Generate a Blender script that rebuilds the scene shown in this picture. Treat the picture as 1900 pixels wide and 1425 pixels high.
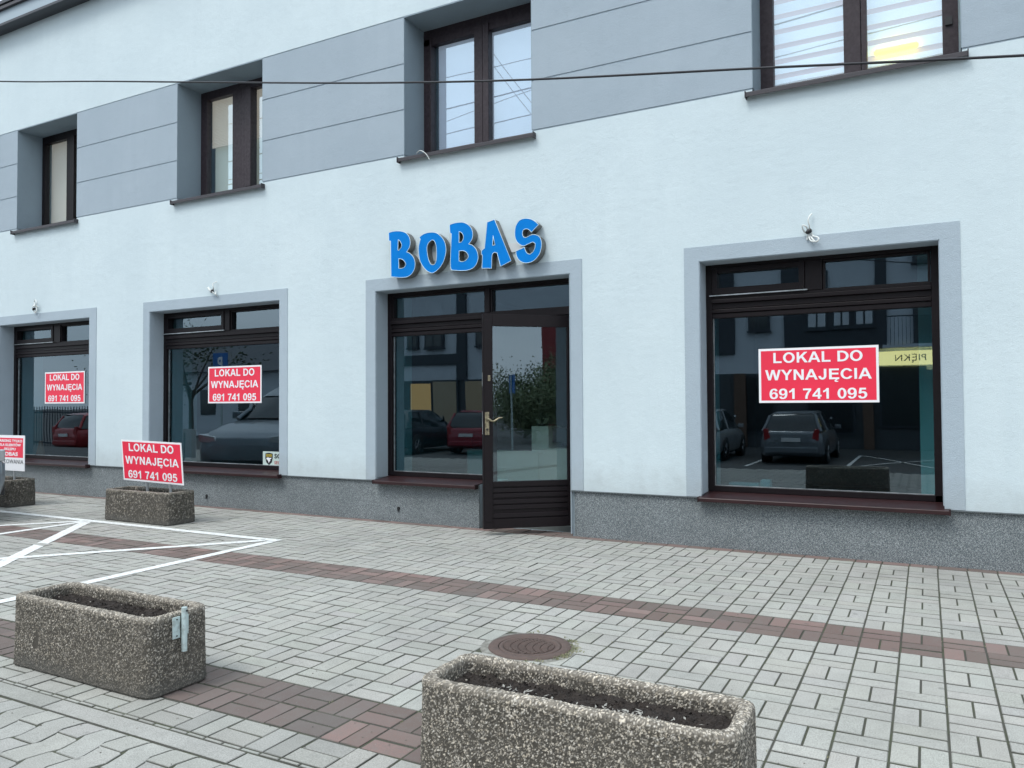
import bpy, bmesh, math, random
from mathutils import Vector, Matrix, noise
random.seed(7)
for o in list(bpy.data.objects): bpy.data.objects.remove(o)
SC = bpy.context.scene; COL = SC.collection; R = math.radians
# ---------------------------------------------------------------- camera
YAW, PITCH, ROLL = 0.490490658, 0.0248656573, -0.00562543206
cy_, sy_ = math.cos(YAW), math.sin(YAW)
fw = Vector((-sy_*math.cos(PITCH), cy_*math.cos(PITCH), math.sin(PITCH)))
rr = Vector((cy_, sy_, 0)); uu = rr.cross(fw)
r2 = rr*math.cos(ROLL) + uu*math.sin(ROLL); u2 = -rr*math.sin(ROLL) + uu*math.cos(ROLL)
cd = bpy.data.cameras.new('camera'); cam = bpy.data.objects.new('camera', cd); COL.objects.link(cam)
M = Matrix((r2, u2, -fw)).transposed().to_4x4(); M.translation = Vector((0, -6.17056, 1.15)); cam.matrix_world = M
cd.sensor_width = 36; cd.lens = 36*1438.435/1900; cd.clip_start = 0.05; cd.clip_end = 2000
SC.camera = cam
# ---------------------------------------------------------------- sky, sun, exposure
W = bpy.data.worlds.new('World'); SC.world = W; W.use_nodes = True
nt = W.node_tree; N = nt.nodes; N.clear()
out = N.new('ShaderNodeOutputWorld'); bg = N.new('ShaderNodeBackground'); sky = N.new('ShaderNodeTexSky')
sky.sky_type = 'NISHITA'; sky.sun_disc = False; sky.sun_elevation = R(52); sky.sun_rotation = R(170); sky.dust_density = 3; sky.air_density = 1
hs = N.new('ShaderNodeHueSaturation'); hs.inputs['Saturation'].default_value = .45; nt.links.new(sky.outputs[0], hs.inputs['Color'])
tc = N.new('ShaderNodeTexCoord'); mp = N.new('ShaderNodeMapping'); mp.inputs['Scale'].default_value = (1, 1, 3)
nz = N.new('ShaderNodeTexNoise'); nz.inputs['Scale'].default_value = 2.2; nz.inputs['Detail'].default_value = 7; nz.inputs['Roughness'].default_value = .55
cr = N.new('ShaderNodeValToRGB'); cr.color_ramp.elements[0].position = .35; cr.color_ramp.elements[1].position = .7
cr.color_ramp.elements[0].color = (6.0, 7.1, 8.1, 1); cr.color_ramp.elements[1].color = (9.35, 10.45, 11.4, 1)
mx = N.new('ShaderNodeMix'); mx.data_type = 'RGBA'; mx.inputs[0].default_value = .78
nt.links.new(tc.outputs['Generated'], mp.inputs[0]); nt.links.new(mp.outputs[0], nz.inputs['Vector']); nt.links.new(nz.outputs['Fac'], cr.inputs[0])
nt.links.new(hs.outputs[0], mx.inputs[6]); 
sz_ = N.new('ShaderNodeSeparateXYZ'); nt.links.new(tc.outputs['Generated'], sz_.inputs[0])
zr = N.new('ShaderNodeMapRange'); zr.inputs[1].default_value = 0; zr.inputs[2].default_value = 1; zr.inputs[3].default_value = .84; zr.inputs[4].default_value = 1.22; nt.links.new(sz_.outputs[2], zr.inputs[0])
vm = N.new('ShaderNodeVectorMath'); vm.operation = 'SCALE'; nt.links.new(cr.outputs[0], vm.inputs[0]); nt.links.new(zr.outputs[0], vm.inputs['Scale']); nt.links.new(vm.outputs[0], mx.inputs[7]); nt.links.new(mx.outputs[2], bg.inputs[0])
bg.inputs[1].default_value = .12; nt.links.new(bg.outputs[0], out.inputs[0])
sl = bpy.data.lights.new('sun', 'SUN'); sl.energy = 1.25; sl.angle = R(20); sl.color = (1, .985, .94)
so = bpy.data.objects.new('sun', sl); COL.objects.link(so)
sd = Vector((-.25, -.55, .95)); so.rotation_euler = sd.to_track_quat('Z', 'Y').to_euler(); so.location = (0, -10, 20)
SC.view_settings.view_transform = 'Standard'; SC.view_settings.look = 'None'; SC.view_settings.exposure = 0.71; SC.view_settings.gamma = 1
SC.view_settings.use_curve_mapping = False
# ---------------------------------------------------------------- material helpers
def mat(name, col, rough=.6, metal=0., spec=.5, bump=None, var=None, coat=0, emit=None):
    """bump=(scale,strength,distance) ; var=(scale,darkcol,lo,hi) noise mottling between darkcol and col"""
    m = bpy.data.materials.new(name); m.use_nodes = True; t = m.node_tree; p = t.nodes['Principled BSDF']
    p.inputs['Base Color'].default_value = (*col, 1); p.inputs['Roughness'].default_value = rough
    p.inputs['Metallic'].default_value = metal; p.inputs['Specular IOR Level'].default_value = spec
    if coat: p.inputs['Coat Weight'].default_value = coat; p.inputs['Coat Roughness'].default_value = .06
    if emit: p.inputs['Emission Color'].default_value = (*emit[0], 1); p.inputs['Emission Strength'].default_value = emit[1]
    co = t.nodes.new('ShaderNodeTexCoord')
    if var:
        n = t.nodes.new('ShaderNodeTexNoise'); n.inputs['Scale'].default_value = var[0]; n.inputs['Detail'].default_value = 6; n.inputs['Roughness'].default_value = .65
        mr = t.nodes.new('ShaderNodeMapRange'); mr.inputs[1].default_value = var[2]; mr.inputs[2].default_value = var[3]
        mi = t.nodes.new('ShaderNodeMix'); mi.data_type = 'RGBA'; mi.inputs[6].default_value = (*var[1], 1); mi.inputs[7].default_value = (*col, 1)
        t.links.new(co.outputs['Object'], n.inputs['Vector']); t.links.new(n.outputs['Fac'], mr.inputs[0]); t.links.new(mr.outputs[0], mi.inputs[0]); t.links.new(mi.outputs[2], p.inputs['Base Color'])
    if bump:
        n = t.nodes.new('ShaderNodeTexNoise'); n.inputs['Scale'].default_value = bump[0]; n.inputs['Detail'].default_value = 3
        b = t.nodes.new('ShaderNodeBump'); b.inputs['Strength'].default_value = bump[1]; b.inputs['Distance'].default_value = bump[2]
        t.links.new(co.outputs['Object'], n.inputs['Vector']); t.links.new(n.outputs['Fac'], b.inputs['Height']); t.links.new(b.outputs[0], p.inputs['Normal'])
    return m
def nd(t, kind, **kw):
    n = t.nodes.new(kind)
    for k, v in kw.items():
        if k in n.inputs: n.inputs[k].default_value = v
        else: setattr(n, k, v)
    return n
def mixc(t, fac, a, b, bt='MIX'):
    m = t.nodes.new('ShaderNodeMix'); m.data_type = 'RGBA'; m.blend_type = bt
    for i, s in ((0, fac), (6, a), (7, b)):
        if hasattr(s, 'is_linked') or hasattr(s, 'node'): t.links.new(s, m.inputs[i])
        elif isinstance(s, tuple): m.inputs[i].default_value = (*s, 1)
        else: m.inputs[i].default_value = s
    return m.outputs[2]
def mr_(t, s, a, b, c=0., d=1.):
    m = t.nodes.new('ShaderNodeMapRange'); t.links.new(s, m.inputs[0])
    for i, v in enumerate((a, b, c, d)): m.inputs[i+1].default_value = v
    return m.outputs[0]
def plaster(name, col, dark):
    m = bpy.data.materials.new(name); m.use_nodes = True; t = m.node_tree; p = t.nodes['Principled BSDF']
    p.inputs['Roughness'].default_value = .85; p.inputs['Specular IOR Level'].default_value = .25
    co = nd(t, 'ShaderNodeTexCoord').outputs['Object']
    n1 = nd(t, 'ShaderNodeTexNoise', Scale=.9, Detail=7., Roughness=.62); t.links.new(co, n1.inputs['Vector'])
    mpn = nd(t, 'ShaderNodeMapping'); mpn.inputs['Scale'].default_value = (5, 5, .45); t.links.new(co, mpn.inputs[0])
    n2 = nd(t, 'ShaderNodeTexNoise', Scale=1.3, Detail=5.); t.links.new(mpn.outputs[0], n2.inputs['Vector'])
    n3 = nd(t, 'ShaderNodeTexNoise', Scale=260., Detail=2.); t.links.new(co, n3.inputs['Vector'])
    n4 = nd(t, 'ShaderNodeTexNoise', Scale=7., Detail=6., Roughness=.7); t.links.new(co, n4.inputs['Vector'])
    c = mixc(t, mr_(t, n1.outputs['Fac'], .35, .65), dark, col)
    c = mixc(t, mr_(t, n2.outputs['Fac'], .5, .72, 0, .5), c, dark)
    c = mixc(t, mr_(t, n4.outputs['Fac'], .55, .75, 0, .55), c, tuple(v*.95 for v in dark))
    c = mixc(t, mr_(t, n3.outputs['Fac'], .3, .7, 0, .35), c, tuple(v*.82 for v in col))
    sx = nd(t, 'ShaderNodeSeparateXYZ'); t.links.new(co, sx.inputs[0])   # dirt splashed up from the paving
    ad = nd(t, 'ShaderNodeMath', operation='MULTIPLY_ADD'); ad.inputs[1].default_value = -.5; t.links.new(n4.outputs['Fac'], ad.inputs[0]); t.links.new(sx.outputs[2], ad.inputs[2])
    c = mixc(t, mr_(t, ad.outputs[0], .42, .14, 0, .3), c, (.30, .31, .30))
    t.links.new(c, p.inputs['Base Color'])
    b = nd(t, 'ShaderNodeBump', Strength=.8, Distance=.005); t.links.new(n3.outputs['Fac'], b.inputs['Height'])
    b2 = nd(t, 'ShaderNodeBump', Strength=.4, Distance=.015); t.links.new(n4.outputs['Fac'], b2.inputs['Height']); t.links.new(b2.outputs[0], b.inputs['Normal'])
    t.links.new(b.outputs[0], p.inputs['Normal']); return m
M_WHITE = plaster('white_plaster', (.625, .715, .745), (.565, .655, .69))
M_BAND = plaster('grey_plaster', (.375, .44, .495), (.335, .40, .455))
M_SURR = plaster('surround_plaster', (.405, .475, .53), (.365, .435, .49))
M_REVEAL = plaster('shaded_reveal_plaster', (.29, .36, .41), (.26, .325, .37))  # band grey darkened, recess shade worked into the colour
M_FRAME = mat('brown_frame', (.0085, .0045, .006), .45, spec=.25, bump=(40, .15, .002), var=(30, (.005, .003, .004), .3, .7))
M_FRAME2 = mat('brown_grey_frame', (.022, .014, .018), .45, spec=.3, bump=(40, .15, .002), var=(30, (.045, .034, .04), .3, .7))
M_SILL = mat('brown_sheet_metal', (.034, .013, .014), .38, spec=.35, var=(14, (.022, .010, .011), .3, .7), bump=(9, .2, .003))
M_SILL2 = mat('dark_sheet_metal', (.032, .028, .034), .5, var=(12, (.035, .03, .036), .3, .7))
M_STRIP = mat('aluminium_strip', (.55, .58, .6), .35, .7, var=(9, (.2, .22, .22), .3, .6))
def glass(name, tint, lo, ior=1.5):
    m = bpy.data.materials.new(name); m.use_nodes = True; t = m.node_tree; t.nodes.clear()
    o = t.nodes.new('ShaderNodeOutputMaterial'); tr = nd(t, 'ShaderNodeBsdfTransparent'); tr.inputs[0].default_value = (*tint, 1)
    gl = nd(t, 'ShaderNodeBsdfGlossy', Roughness=.0); gl.inputs[0].default_value = (.74, .90, 1, 1)
    fr = nd(t, 'ShaderNodeFresnel', IOR=ior); ad = nd(t, 'ShaderNodeMath', operation='ADD', use_clamp=True); ad.inputs[1].default_value = lo; t.links.new(fr.outputs[0], ad.inputs[0])
    ge = nd(t, 'ShaderNodeNewGeometry'); iv = nd(t, 'ShaderNodeMath', operation='SUBTRACT'); iv.inputs[0].default_value = 1; t.links.new(ge.outputs['Backfacing'], iv.inputs[1])
    mu = nd(t, 'ShaderNodeMath', operation='MULTIPLY'); t.links.new(ad.outputs[0], mu.inputs[0]); t.links.new(iv.outputs[0], mu.inputs[1])
    co = nd(t, 'ShaderNodeTexCoord').outputs['Object']; n = nd(t, 'ShaderNodeTexNoise', Scale=1.1, Detail=1.); t.links.new(co, n.inputs['Vector'])
    b = nd(t, 'ShaderNodeBump', Strength=.06, Distance=.02); t.links.new(n.outputs['Fac'], b.inputs['Height']); t.links.new(b.outputs[0], gl.inputs['Normal'])
    mi = t.nodes.new('ShaderNodeMixShader'); t.links.new(mu.outputs[0], mi.inputs[0]); t.links.new(tr.outputs[0], mi.inputs[1]); t.links.new(gl.outputs[0], mi.inputs[2]); t.links.new(mi.outputs[0], o.inputs[0])
    return m
M_GLASS = glass('shop_glass', (.48, .66, .70), .12)
M_GLASS2 = glass('upper_glass', (.93, .95, .97), .25)
M_GLASS3 = glass('door_glass', (.96, .99, .97), .13)
# speckled mosaic plinth
def speckle(name, cols, scale, rough=.7, bump=.004, big=None):
    m = bpy.data.materials.new(name); m.use_nodes = True; t = m.node_tree; p = t.nodes['Principled BSDF']; p.inputs['Roughness'].default_value = rough
    p.inputs['Specular IOR Level'].default_value = .35
    co = nd(t, 'ShaderNodeTexCoord').outputs['Object']
    v = nd(t, 'ShaderNodeTexVoronoi', Scale=scale); t.links.new(co, v.inputs['Vector'])
    sp = nd(t, 'ShaderNodeSeparateColor'); t.links.new(v.outputs['Color'], sp.inputs[0])
    r = nd(t, 'ShaderNodeValToRGB'); r.color_ramp.interpolation = 'CONSTANT'
    els = r.color_ramp.elements; els[0].color = (*cols[0], 1)
    for i, c in enumerate(cols[1:]):
        e = els[1] if i == 0 else els.new(.5); e.position = (i+1)/len(cols); e.color = (*c, 1)
    t.links.new(sp.outputs[0], r.inputs[0])
    n = nd(t, 'ShaderNodeTexNoise', Scale=1.7, Detail=6., Roughness=.65); t.links.new(co, n.inputs['Vector'])
    c = mixc(t, mr_(t, n.outputs['Fac'], .35, .7, 0, .35), r.outputs[0], tuple(x*.5 for x in cols[1]), 'MIX')
    t.links.new(c, p.inputs['Base Color'])
    b = nd(t, 'ShaderNodeBump', Strength=.8, Distance=bump); t.links.new(v.outputs['Distance'], b.inputs['Height']); b.invert = True
    t.links.new(b.outputs[0], p.inputs['Normal']); return m
M_PLINTH = speckle('mosaic_plinth', [(.07, .085, .095), (.18, .205, .215), (.29, .315, .32), (.13, .15, .165), (.40, .43, .43), (.22, .24, .25)], 290)
# ---------------------------------------------------------------- mesh helpers
class MB:
    def __init__(s): s.v = []; s.f = []; s.sm = []
    def add(s, vs, fs, smooth=False):
        k = len(s.v); s.v += [tuple(v) for v in vs]; s.f += [tuple(k+i for i in f) for f in fs]; s.sm += [smooth]*len(fs)
    def box(s, x0, x1, y0, y1, z0, z1):
        s.add([(x0,y0,z0),(x1,y0,z0),(x1,y1,z0),(x0,y1,z0),(x0,y0,z1),(x1,y0,z1),(x1,y1,z1),(x0,y1,z1)],
              [(0,3,2,1),(4,5,6,7),(0,1,5,4),(1,2,6,5),(2,3,7,6),(3,0,4,7)])
    def prism(s, prof, axis, a, b):
        """prof: list of 2d points; axis 'x': pts are (y,z) swept a..b"""
        n = len(prof); f3 = {'x': lambda p, t: (t, p[0], p[1]), 'y': lambda p, t: (p[0], t, p[1]), 'z': lambda p, t: (p[0], p[1], t)}[axis]
        s.add([f3(p, a) for p in prof]+[f3(p, b) for p in prof], [tuple(range(n)), tuple(range(2*n-1, n-1, -1))]+[(i, i+n, (i+1) % n+n, (i+1) % n) for i in range(n)])
    def tube(s, pts, r, n=8, caps=True):
        pts = [Vector(p) for p in pts]; rs = r if isinstance(r, (list, tuple)) else [r]*len(pts); vs = []; up = None
        for i, p in enumerate(pts):
            d = (pts[min(i+1, len(pts)-1)]-pts[max(i-1, 0)]).normalized()
            if up is None: up = d.orthogonal().normalized()
            up = (up-d*up.dot(d)).normalized(); w = d.cross(up)
            vs += [p+(up*math.cos(2*math.pi*k/n)+w*math.sin(2*math.pi*k/n))*rs[i] for k in range(n)]
        fs = [(i*n+k, i*n+(k+1) % n, (i+1)*n+(k+1) % n, (i+1)*n+k) for i in range(len(pts)-1) for k in range(n)]
        s.add(vs, fs, True)
        if caps: s.add(vs[:n], [tuple(range(n-1, -1, -1))]); s.add(vs[-n:], [tuple(range(n))])
    def lathe(s, prof, n=24, c=(0, 0, 0), axis='z', smooth=True):
        vs = []; 
        for r, h in prof:
            for k in range(n):
                a = 2*math.pi*k/n; q = (r*math.cos(a), r*math.sin(a), h)
                if axis == 'y': q = (q[0], q[2], q[1])
                if axis == 'x': q = (q[2], q[0], q[1])
                vs.append((q[0]+c[0], q[1]+c[1], q[2]+c[2]))
        s.add(vs, [(i*n+k, i*n+(k+1) % n, (i+1)*n+(k+1) % n, (i+1)*n+k) for i in range(len(prof)-1) for k in range(n)], smooth)
    def build(s, name, m, parent=None, bevel=0, recalc=True):
        me = bpy.data.meshes.new(name); me.from_pydata(s.v, [], s.f); me.materials.append(m)
        me.polygons.foreach_set('use_smooth', s.sm)
        if recalc:
            b = bmesh.new(); b.from_mesh(me); bmesh.ops.recalc_face_normals(b, faces=b.faces); b.to_mesh(me); b.free()
        o = bpy.data.objects.new(name, me); COL.objects.link(o)
        if parent: o.parent = parent
        if bevel:
            md = o.modifiers.new('bevel', 'BEVEL'); md.width = bevel; md.segments = 2; md.limit_method = 'ANGLE'; md.angle_limit = R(40)
        return o
def box(name, m, parent, *a, bevel=0):
    b = MB(); b.box(*a); return b.build(name, m, parent, bevel)
def tag(o, label=None, cat=None, group=None, kind=None):
    if label: o['label'] = label
    if cat: o['category'] = cat
    if group: o['group'] = group
    if kind: o['kind'] = kind
    return o
def empty(name, loc=(0, 0, 0), rz=0., **k):
    o = bpy.data.objects.new(name, None); o.empty_display_size = .1; COL.objects.link(o); o.location = loc; o.rotation_euler = (0, 0, rz); return tag(o, **k)
def slab(mb, x0, x1, z0, z1, holes, y0, y1):
    xs = sorted({x0, x1, *[h[0] for h in holes], *[h[1] for h in holes]}); zs = sorted({z0, z1, *[h[2] for h in holes], *[h[3] for h in holes]})
    xs = [x for x in xs if x0 <= x <= x1]; zs = [z for z in zs if z0 <= z <= z1]
    fill = {}
    for i in range(len(xs)-1):
        for j in range(len(zs)-1):
            cx, cz = (xs[i]+xs[i+1])/2, (zs[j]+zs[j+1])/2
            fill[i, j] = not any(h[0] < cx < h[1] and h[2] < cz < h[3] for h in holes)
    for (i, j), f in fill.items():
        if not f: continue
        a, b, c, d = xs[i], xs[i+1], zs[j], zs[j+1]
        mb.add([(a,y0,c),(b,y0,c),(b,y0,d),(a,y0,d)], [(0,1,2,3)]); mb.add([(a,y1,c),(b,y1,c),(b,y1,d),(a,y1,d)], [(3,2,1,0)])
        if not fill.get((i-1, j)): mb.add([(a,y0,c),(a,y0,d),(a,y1,d),(a,y1,c)], [(0,1,2,3)])
        if not fill.get((i+1, j)): mb.add([(b,y0,c),(b,y1,c),(b,y1,d),(b,y0,d)], [(0,1,2,3)])
        if not fill.get((i, j-1)): mb.add([(a,y0,c),(a,y1,c),(b,y1,c),(b,y0,c)], [(0,1,2,3)])
        if not fill.get((i, j+1)): mb.add([(a,y0,d),(b,y0,d),(b,y1,d),(a,y1,d)], [(0,1,2,3)])
def curve_mesh(name, contours, m, parent, extrude, fill=True, bevel=0, loc=(0,0,0)):
    cu = bpy.data.curves.new('c', 'CURVE'); cu.dimensions = '2D'; cu.fill_mode = 'BOTH' if fill else 'NONE'; cu.extrude = extrude; cu.bevel_depth = bevel; cu.bevel_resolution = 1
    for c in contours:
        sp = cu.splines.new('POLY'); sp.points.add(len(c)-1); sp.use_cyclic_u = True
        for p, q in zip(sp.points, c): p.co = (q[0], q[1], 0, 1)
    t = bpy.data.objects.new('t', cu); COL.objects.link(t)
    me = bpy.data.meshes.new_from_object(t.evaluated_get(bpy.context.evaluated_depsgraph_get())); bpy.data.objects.remove(t)
    me.transform(Matrix.Rotation(R(90), 4, 'X')); me.transform(Matrix.Translation(loc))
    me.materials.clear(); me.materials.append(m); me.name = name
    o = bpy.data.objects.new(name, me); COL.objects.link(o); o.parent = parent; return o
def text_mesh(name, s, m, parent, cx, cz, w, h, y, bold=.03, mirror=False, depth=.0012, baseline=False, keep=False):
    """text fitted to a w x h box (cap height) centred on cx, cz in the xz plane, facing -y"""
    cu = bpy.data.curves.new('t', 'FONT'); cu.body = s; cu.offset = bold; cu.extrude = .01; cu.resolution_u = 3; cu.space_character = 1.06
    t = bpy.data.objects.new('t', cu); COL.objects.link(t); dg = bpy.context.evaluated_depsgraph_get(); me = bpy.data.meshes.new_from_object(t.evaluated_get(dg))
    cu.body = 'H'; dg.update(); hm = bpy.data.meshes.new_from_object(t.evaluated_get(bpy.context.evaluated_depsgraph_get()))
    z0 = min(v.co.y for v in hm.vertices); z1 = max(v.co.y for v in hm.vertices); bpy.data.meshes.remove(hm); bpy.data.objects.remove(t)
    x0 = min(v.co.x for v in me.vertices); x1 = max(v.co.x for v in me.vertices)
    for v in me.vertices:
        X, Z, D = v.co.x, v.co.y, v.co.z
        v.co = (cx+((X-x0)/(x1-x0)-.5)*w, y-(D+.01)/.02*depth, cz+((Z-z0)/(z1-z0)-.5)*h)
    me.materials.clear(); me.materials.append(m); me.name = name
    o = bpy.data.objects.new(name, me); COL.objects.link(o); o.parent = parent; return o
def smooth(c):
    out = []; n = len(c)
    for i in range(n):
        p0, p1, p2, p3 = (Vector(c[(i+k-1) % n]) for k in range(4)); out.append(tuple(p1))
        def corner(a, b, d): return (b-a).angle(d-b, 0) > R(52)
        c1, c2 = corner(p0, p1, p2), corner(p1, p2, p3)
        if c1 and c2: continue
        m1 = (p2-p1)*.5 if c1 else (p2-p0)*.5; m2 = (p2-p1)*.5 if c2 else (p3-p1)*.5
        for t in (.33, .67):
            out.append(tuple(p1*(2*t**3-3*t*t+1)+m1*(t**3-2*t*t+t)+p2*(-2*t**3+3*t*t)+m2*(t**3-t*t)))
    return out
# ---------------------------------------------------------------- bold grotesque lettering, cap height 1
def arc(cx, cy, rx, ry, a, b, n=14): return [(cx+rx*math.cos(R(a+(b-a)*k/n)), cy+ry*math.sin(R(a+(b-a)*k/n))) for k in range(n+1)]
def ell(cx, cy, rx, ry, n=26): return arc(cx, cy, rx, ry, 0, 360, n)[:-1]
_6 = [(.69,.76),(.66,.88),(.56,.975),(.42,1),(.26,.965),(.13,.86),(.06,.68),(.035,.48),(.05,.27),(.11,.11),(.22,.015),(.38,-.015),(.54,.02),(.66,.12),(.715,.25),(.725,.35),(.70,.48),(.62,.59),(.50,.645),(.38,.64),(.29,.60),(.235,.545),(.25,.69),(.30,.81),(.39,.86),(.455,.835),(.495,.74)]
_E = [(.1,0),(.1,1),(.86,1),(.86,.83),(.31,.83),(.31,.61),(.82,.61),(.82,.44),(.31,.44),(.31,.17),(.88,.17),(.88,0)]
GL = {'L': (.853, [[(.1,0),(.1,1),(.3,1),(.3,.17),(.8,.17),(.8,0)]]), 'I': (.388, [[(.09,0),(.09,1),(.29,1),(.29,0)]]),
 'O': (1.087, [ell(.543,.5,.485,.515), ell(.543,.5,.275,.34)]),
 'K': (1.008, [[(.1,0),(.1,1),(.3,1),(.3,.56),(.70,1),(.97,1),(.60,.61),(1.0,0),(.74,0),(.46,.46),(.3,.30),(.3,0)]]),
 'A': (1.008, [[(0,0),(.39,1),(.61,1),(1.0,0),(.79,0),(.70,.23),(.30,.23),(.215,0)], [(.365,.40),(.5,.77),(.635,.40)]]),
 'D': (1.008, [[(.1,0),(.1,1)]+arc(.45,.5,.52,.5,90,-90), [(.3,.17),(.3,.83)]+arc(.44,.5,.32,.33,90,-90)]),
 'W': (1.318, [[(.27,0),(.02,1),(.22,1),(.38,.31),(.555,1),(.775,1),(.94,.31),(1.1,1),(1.3,1),(1.05,0),(.83,0),(.66,.70),(.485,0)]]),
 'Y': (.931, [[(.365,0),(.365,.42),(0,1),(.235,1),(.47,.60),(.70,1),(.93,1),(.565,.42),(.565,0)]]),
 'N': (1.008, [[(.1,0),(.1,1),(.3,1),(.72,.33),(.72,1),(.91,1),(.91,0),(.70,0),(.29,.66),(.29,0)]]),
 'J': (.776, [[(.47,1),(.67,1)]+arc(.36,.33,.31,.345,0,-180)+arc(.36,.33,.115,.175,180,360)]),
 'Ę': (.931, [_E, [(.80,-.001),(.70,-.06),(.66,-.12),(.70,-.165),(.80,-.15),(.80,-.24),(.62,-.26),(.52,-.20),(.52,-.11),(.62,-.001)]]),
 'C': (1.008, [arc(.53,.5,.48,.515,30,332)+arc(.53,.5,.275,.345,326,38)]),
 '0': (.776, [ell(.385,.495,.345,.505), ell(.385,.495,.145,.345)]),
 '1': (.776, [[(.34,0),(.34,.72),(.26,.66),(.09,.58),(.09,.75),(.24,.83),(.37,1),(.535,1),(.535,0)]]),
 '7': (.776, [[(.05,.98),(.05,.81),(.50,.81),(.34,.56),(.24,.28),(.21,0),(.405,0),(.43,.26),(.53,.55),(.70,.82),(.70,.98)]]),
 '4': (.776, [[(.44,0),(.44,.20),(.02,.20),(.02,.36),(.47,1),(.63,1),(.63,.365),(.74,.365),(.74,.20),(.63,.20),(.63,0)], [(.44,.365),(.44,.70),(.215,.365)]]),
 '6': (.776, [_6, ell(.385,.325,.145,.185)]), '9': (.776, [[(.76-x, .985-y) for x, y in _6], ell(.375,.66,.145,.185)]),
 '5': (.776, [[(.65,.98),(.17,.98),(.08,.47),(.24,.44),(.31,.49),(.39,.505),(.48,.475),(.535,.39),(.54,.31),(.51,.20),(.44,.145),(.36,.14),(.28,.18),(.245,.27),(.05,.25),(.10,.10),(.21,.01),(.37,-.015),(.54,.02),(.67,.13),(.735,.31),(.72,.46),(.64,.59),(.51,.655),(.40,.655),(.30,.635),(.33,.81),(.65,.81)]])}
def bold_text(s, m, parent, cx, cz, w, h, y):
    tot = sum(.388 if c == ' ' else GL[c][0] for c in s); k = w/tot; x = cx-w/2
    for word in s.split(' '):
        cs = []
        for c in word:
            adv, con = GL[c]
            for q in con:
                if c in '69 5': q = smooth(q)
                cs.append([(x+px*k, cz+(pz-.5)*h) for px, pz in q])
            x += adv*k
        x += .388*k
        o = curve_mesh('lettering', cs, m, parent, .0006, True, loc=(0, y-.0007, 0))
# ---------------------------------------------------------------- the building
BL = empty('office_building', (-4, 0, 0), label='pale blue plastered two-storey building with grey bands and brown windows', cat='building')
def P(o):  # parent under building keeping world coordinates
    o.parent = BL; o.matrix_parent_inverse = Matrix.Translation((4, 0, 0)); return o
def bp(mb, name, m, bevel=0, **k): return tag(P(mb.build(name, m, None, bevel)), **k)
UP = [(-11.03, -9.69), (-7.775, -6.385), (-4.485, -3.075), (-1.158, .26)]
LO = [(-11.41, -9.40), (-8.242, -6.127), (-4.835, -2.72), (-1.59, .10)]
SU = [(-11.53, -9.26), (-8.358, -6.012), (-4.955, -2.605), (-1.71, .225)]
ZU0, ZU1, ZL0, ZL1, ZS = 3.56, 4.965, .40, 2.278, 2.395
DX0, DX1 = -3.655, -2.72
XA, XB = -19.0, 7.0
hu = [(a, b, ZU0, ZU1) for a, b in UP]; hl = [(a, b, ZL0, ZL1) for a, b in LO]; hd = [(DX0, DX1, -.02, ZL1)]
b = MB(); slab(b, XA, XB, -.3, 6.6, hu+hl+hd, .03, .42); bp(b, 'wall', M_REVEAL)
b = MB(); slab(b, XA, XB, .395, 3.585, hl+[(a, c, .3, ZS) for a, c in SU]+[(a, c, ZU0, ZU1) for a, c in UP], 0, .03); bp(b, 'plaster_wall', M_WHITE)
b = MB(); slab(b, XA, XB, 4.972, 6.45, hu, 0, .03); bp(b, 'plaster_wall', M_WHITE)
gaps = [(XA, UP[0][0])]+[(UP[i][1], UP[i+1][0]) for i in range(3)]+[(UP[3][1], XB)]
for a, c in gaps:
    b = MB(); b.box(a, c, .006, .03, 3.585, 4.972); pb = bp(b, 'wall_band', M_SURR)
    for z0, z1 in ((3.599, 4.033), (4.049, 4.489), (4.505, 4.958)):
        g = MB(); x0, x1 = a, c; g.box(x0, x1, -0.0005, .006, z0, z1); q = g.build('band_panel', M_BAND, pb); q.matrix_parent_inverse = Matrix(); q.parent = pb
for i, (a, c) in enumerate(SU):
    oa, oc = LO[i]; b = MB()
    slab(b, a, c, .398, ZS, [(oa, oc, .3, ZL1)]+([(DX0, c-.11, .3, ZL1)] if i == 2 else []), -.006, .03); bp(b, 'window_surround', M_SURR)
    b = MB(); b.box(oa, oa+.006, 0, .2, .42, ZL1-.006); b.box(oc-.006, oc, 0, .2, (.02 if i == 2 else .42), ZL1-.006); b.box(oa, oc, 0, .2, ZL1-.006, ZL1); bp(b, 'window_reveal', M_SURR)
for a, c in UP:
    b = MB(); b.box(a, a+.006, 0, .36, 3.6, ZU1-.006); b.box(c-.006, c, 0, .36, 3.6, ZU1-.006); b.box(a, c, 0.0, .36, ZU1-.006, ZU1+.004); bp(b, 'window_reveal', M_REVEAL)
# plinth, with a soft rounded corner beside the entrance
b = MB()
b.box(XA, DX0, .018, .03, -.25, .392)
b.prism([(DX1, .19), (DX1, .06), (DX1+.012, .032), (DX1+.045, .018), (XB, .018), (XB, .19)], 'z', -.25, .392)
bp(b, 'plinth', M_PLINTH)
b = MB(); b.box(XA, DX0, -.004, .02, .388, .396); b.box(DX1, XB, -.004, .02, .388, .396); bp(b, 'drip_edge', mat('drip_edge', (.12, .14, .15), .6))  # drip edge; its dark colour also draws the shadow line beneath the plaster
for x, z in ((-7.263, .113), (-4.569, .13)):
    b = MB(); b.lathe([(0, -.004), (.008, -.004), (.016, -.006), (.018, .004)], 12, (x, .016, z), 'y'); b.tube([(x, .01, z-.01), (x+.004, .004, z-.03)], .008, 6); bp(b, 'drain_outlet', mat('black_rubber', (.008, .009, .01), .7))
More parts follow.
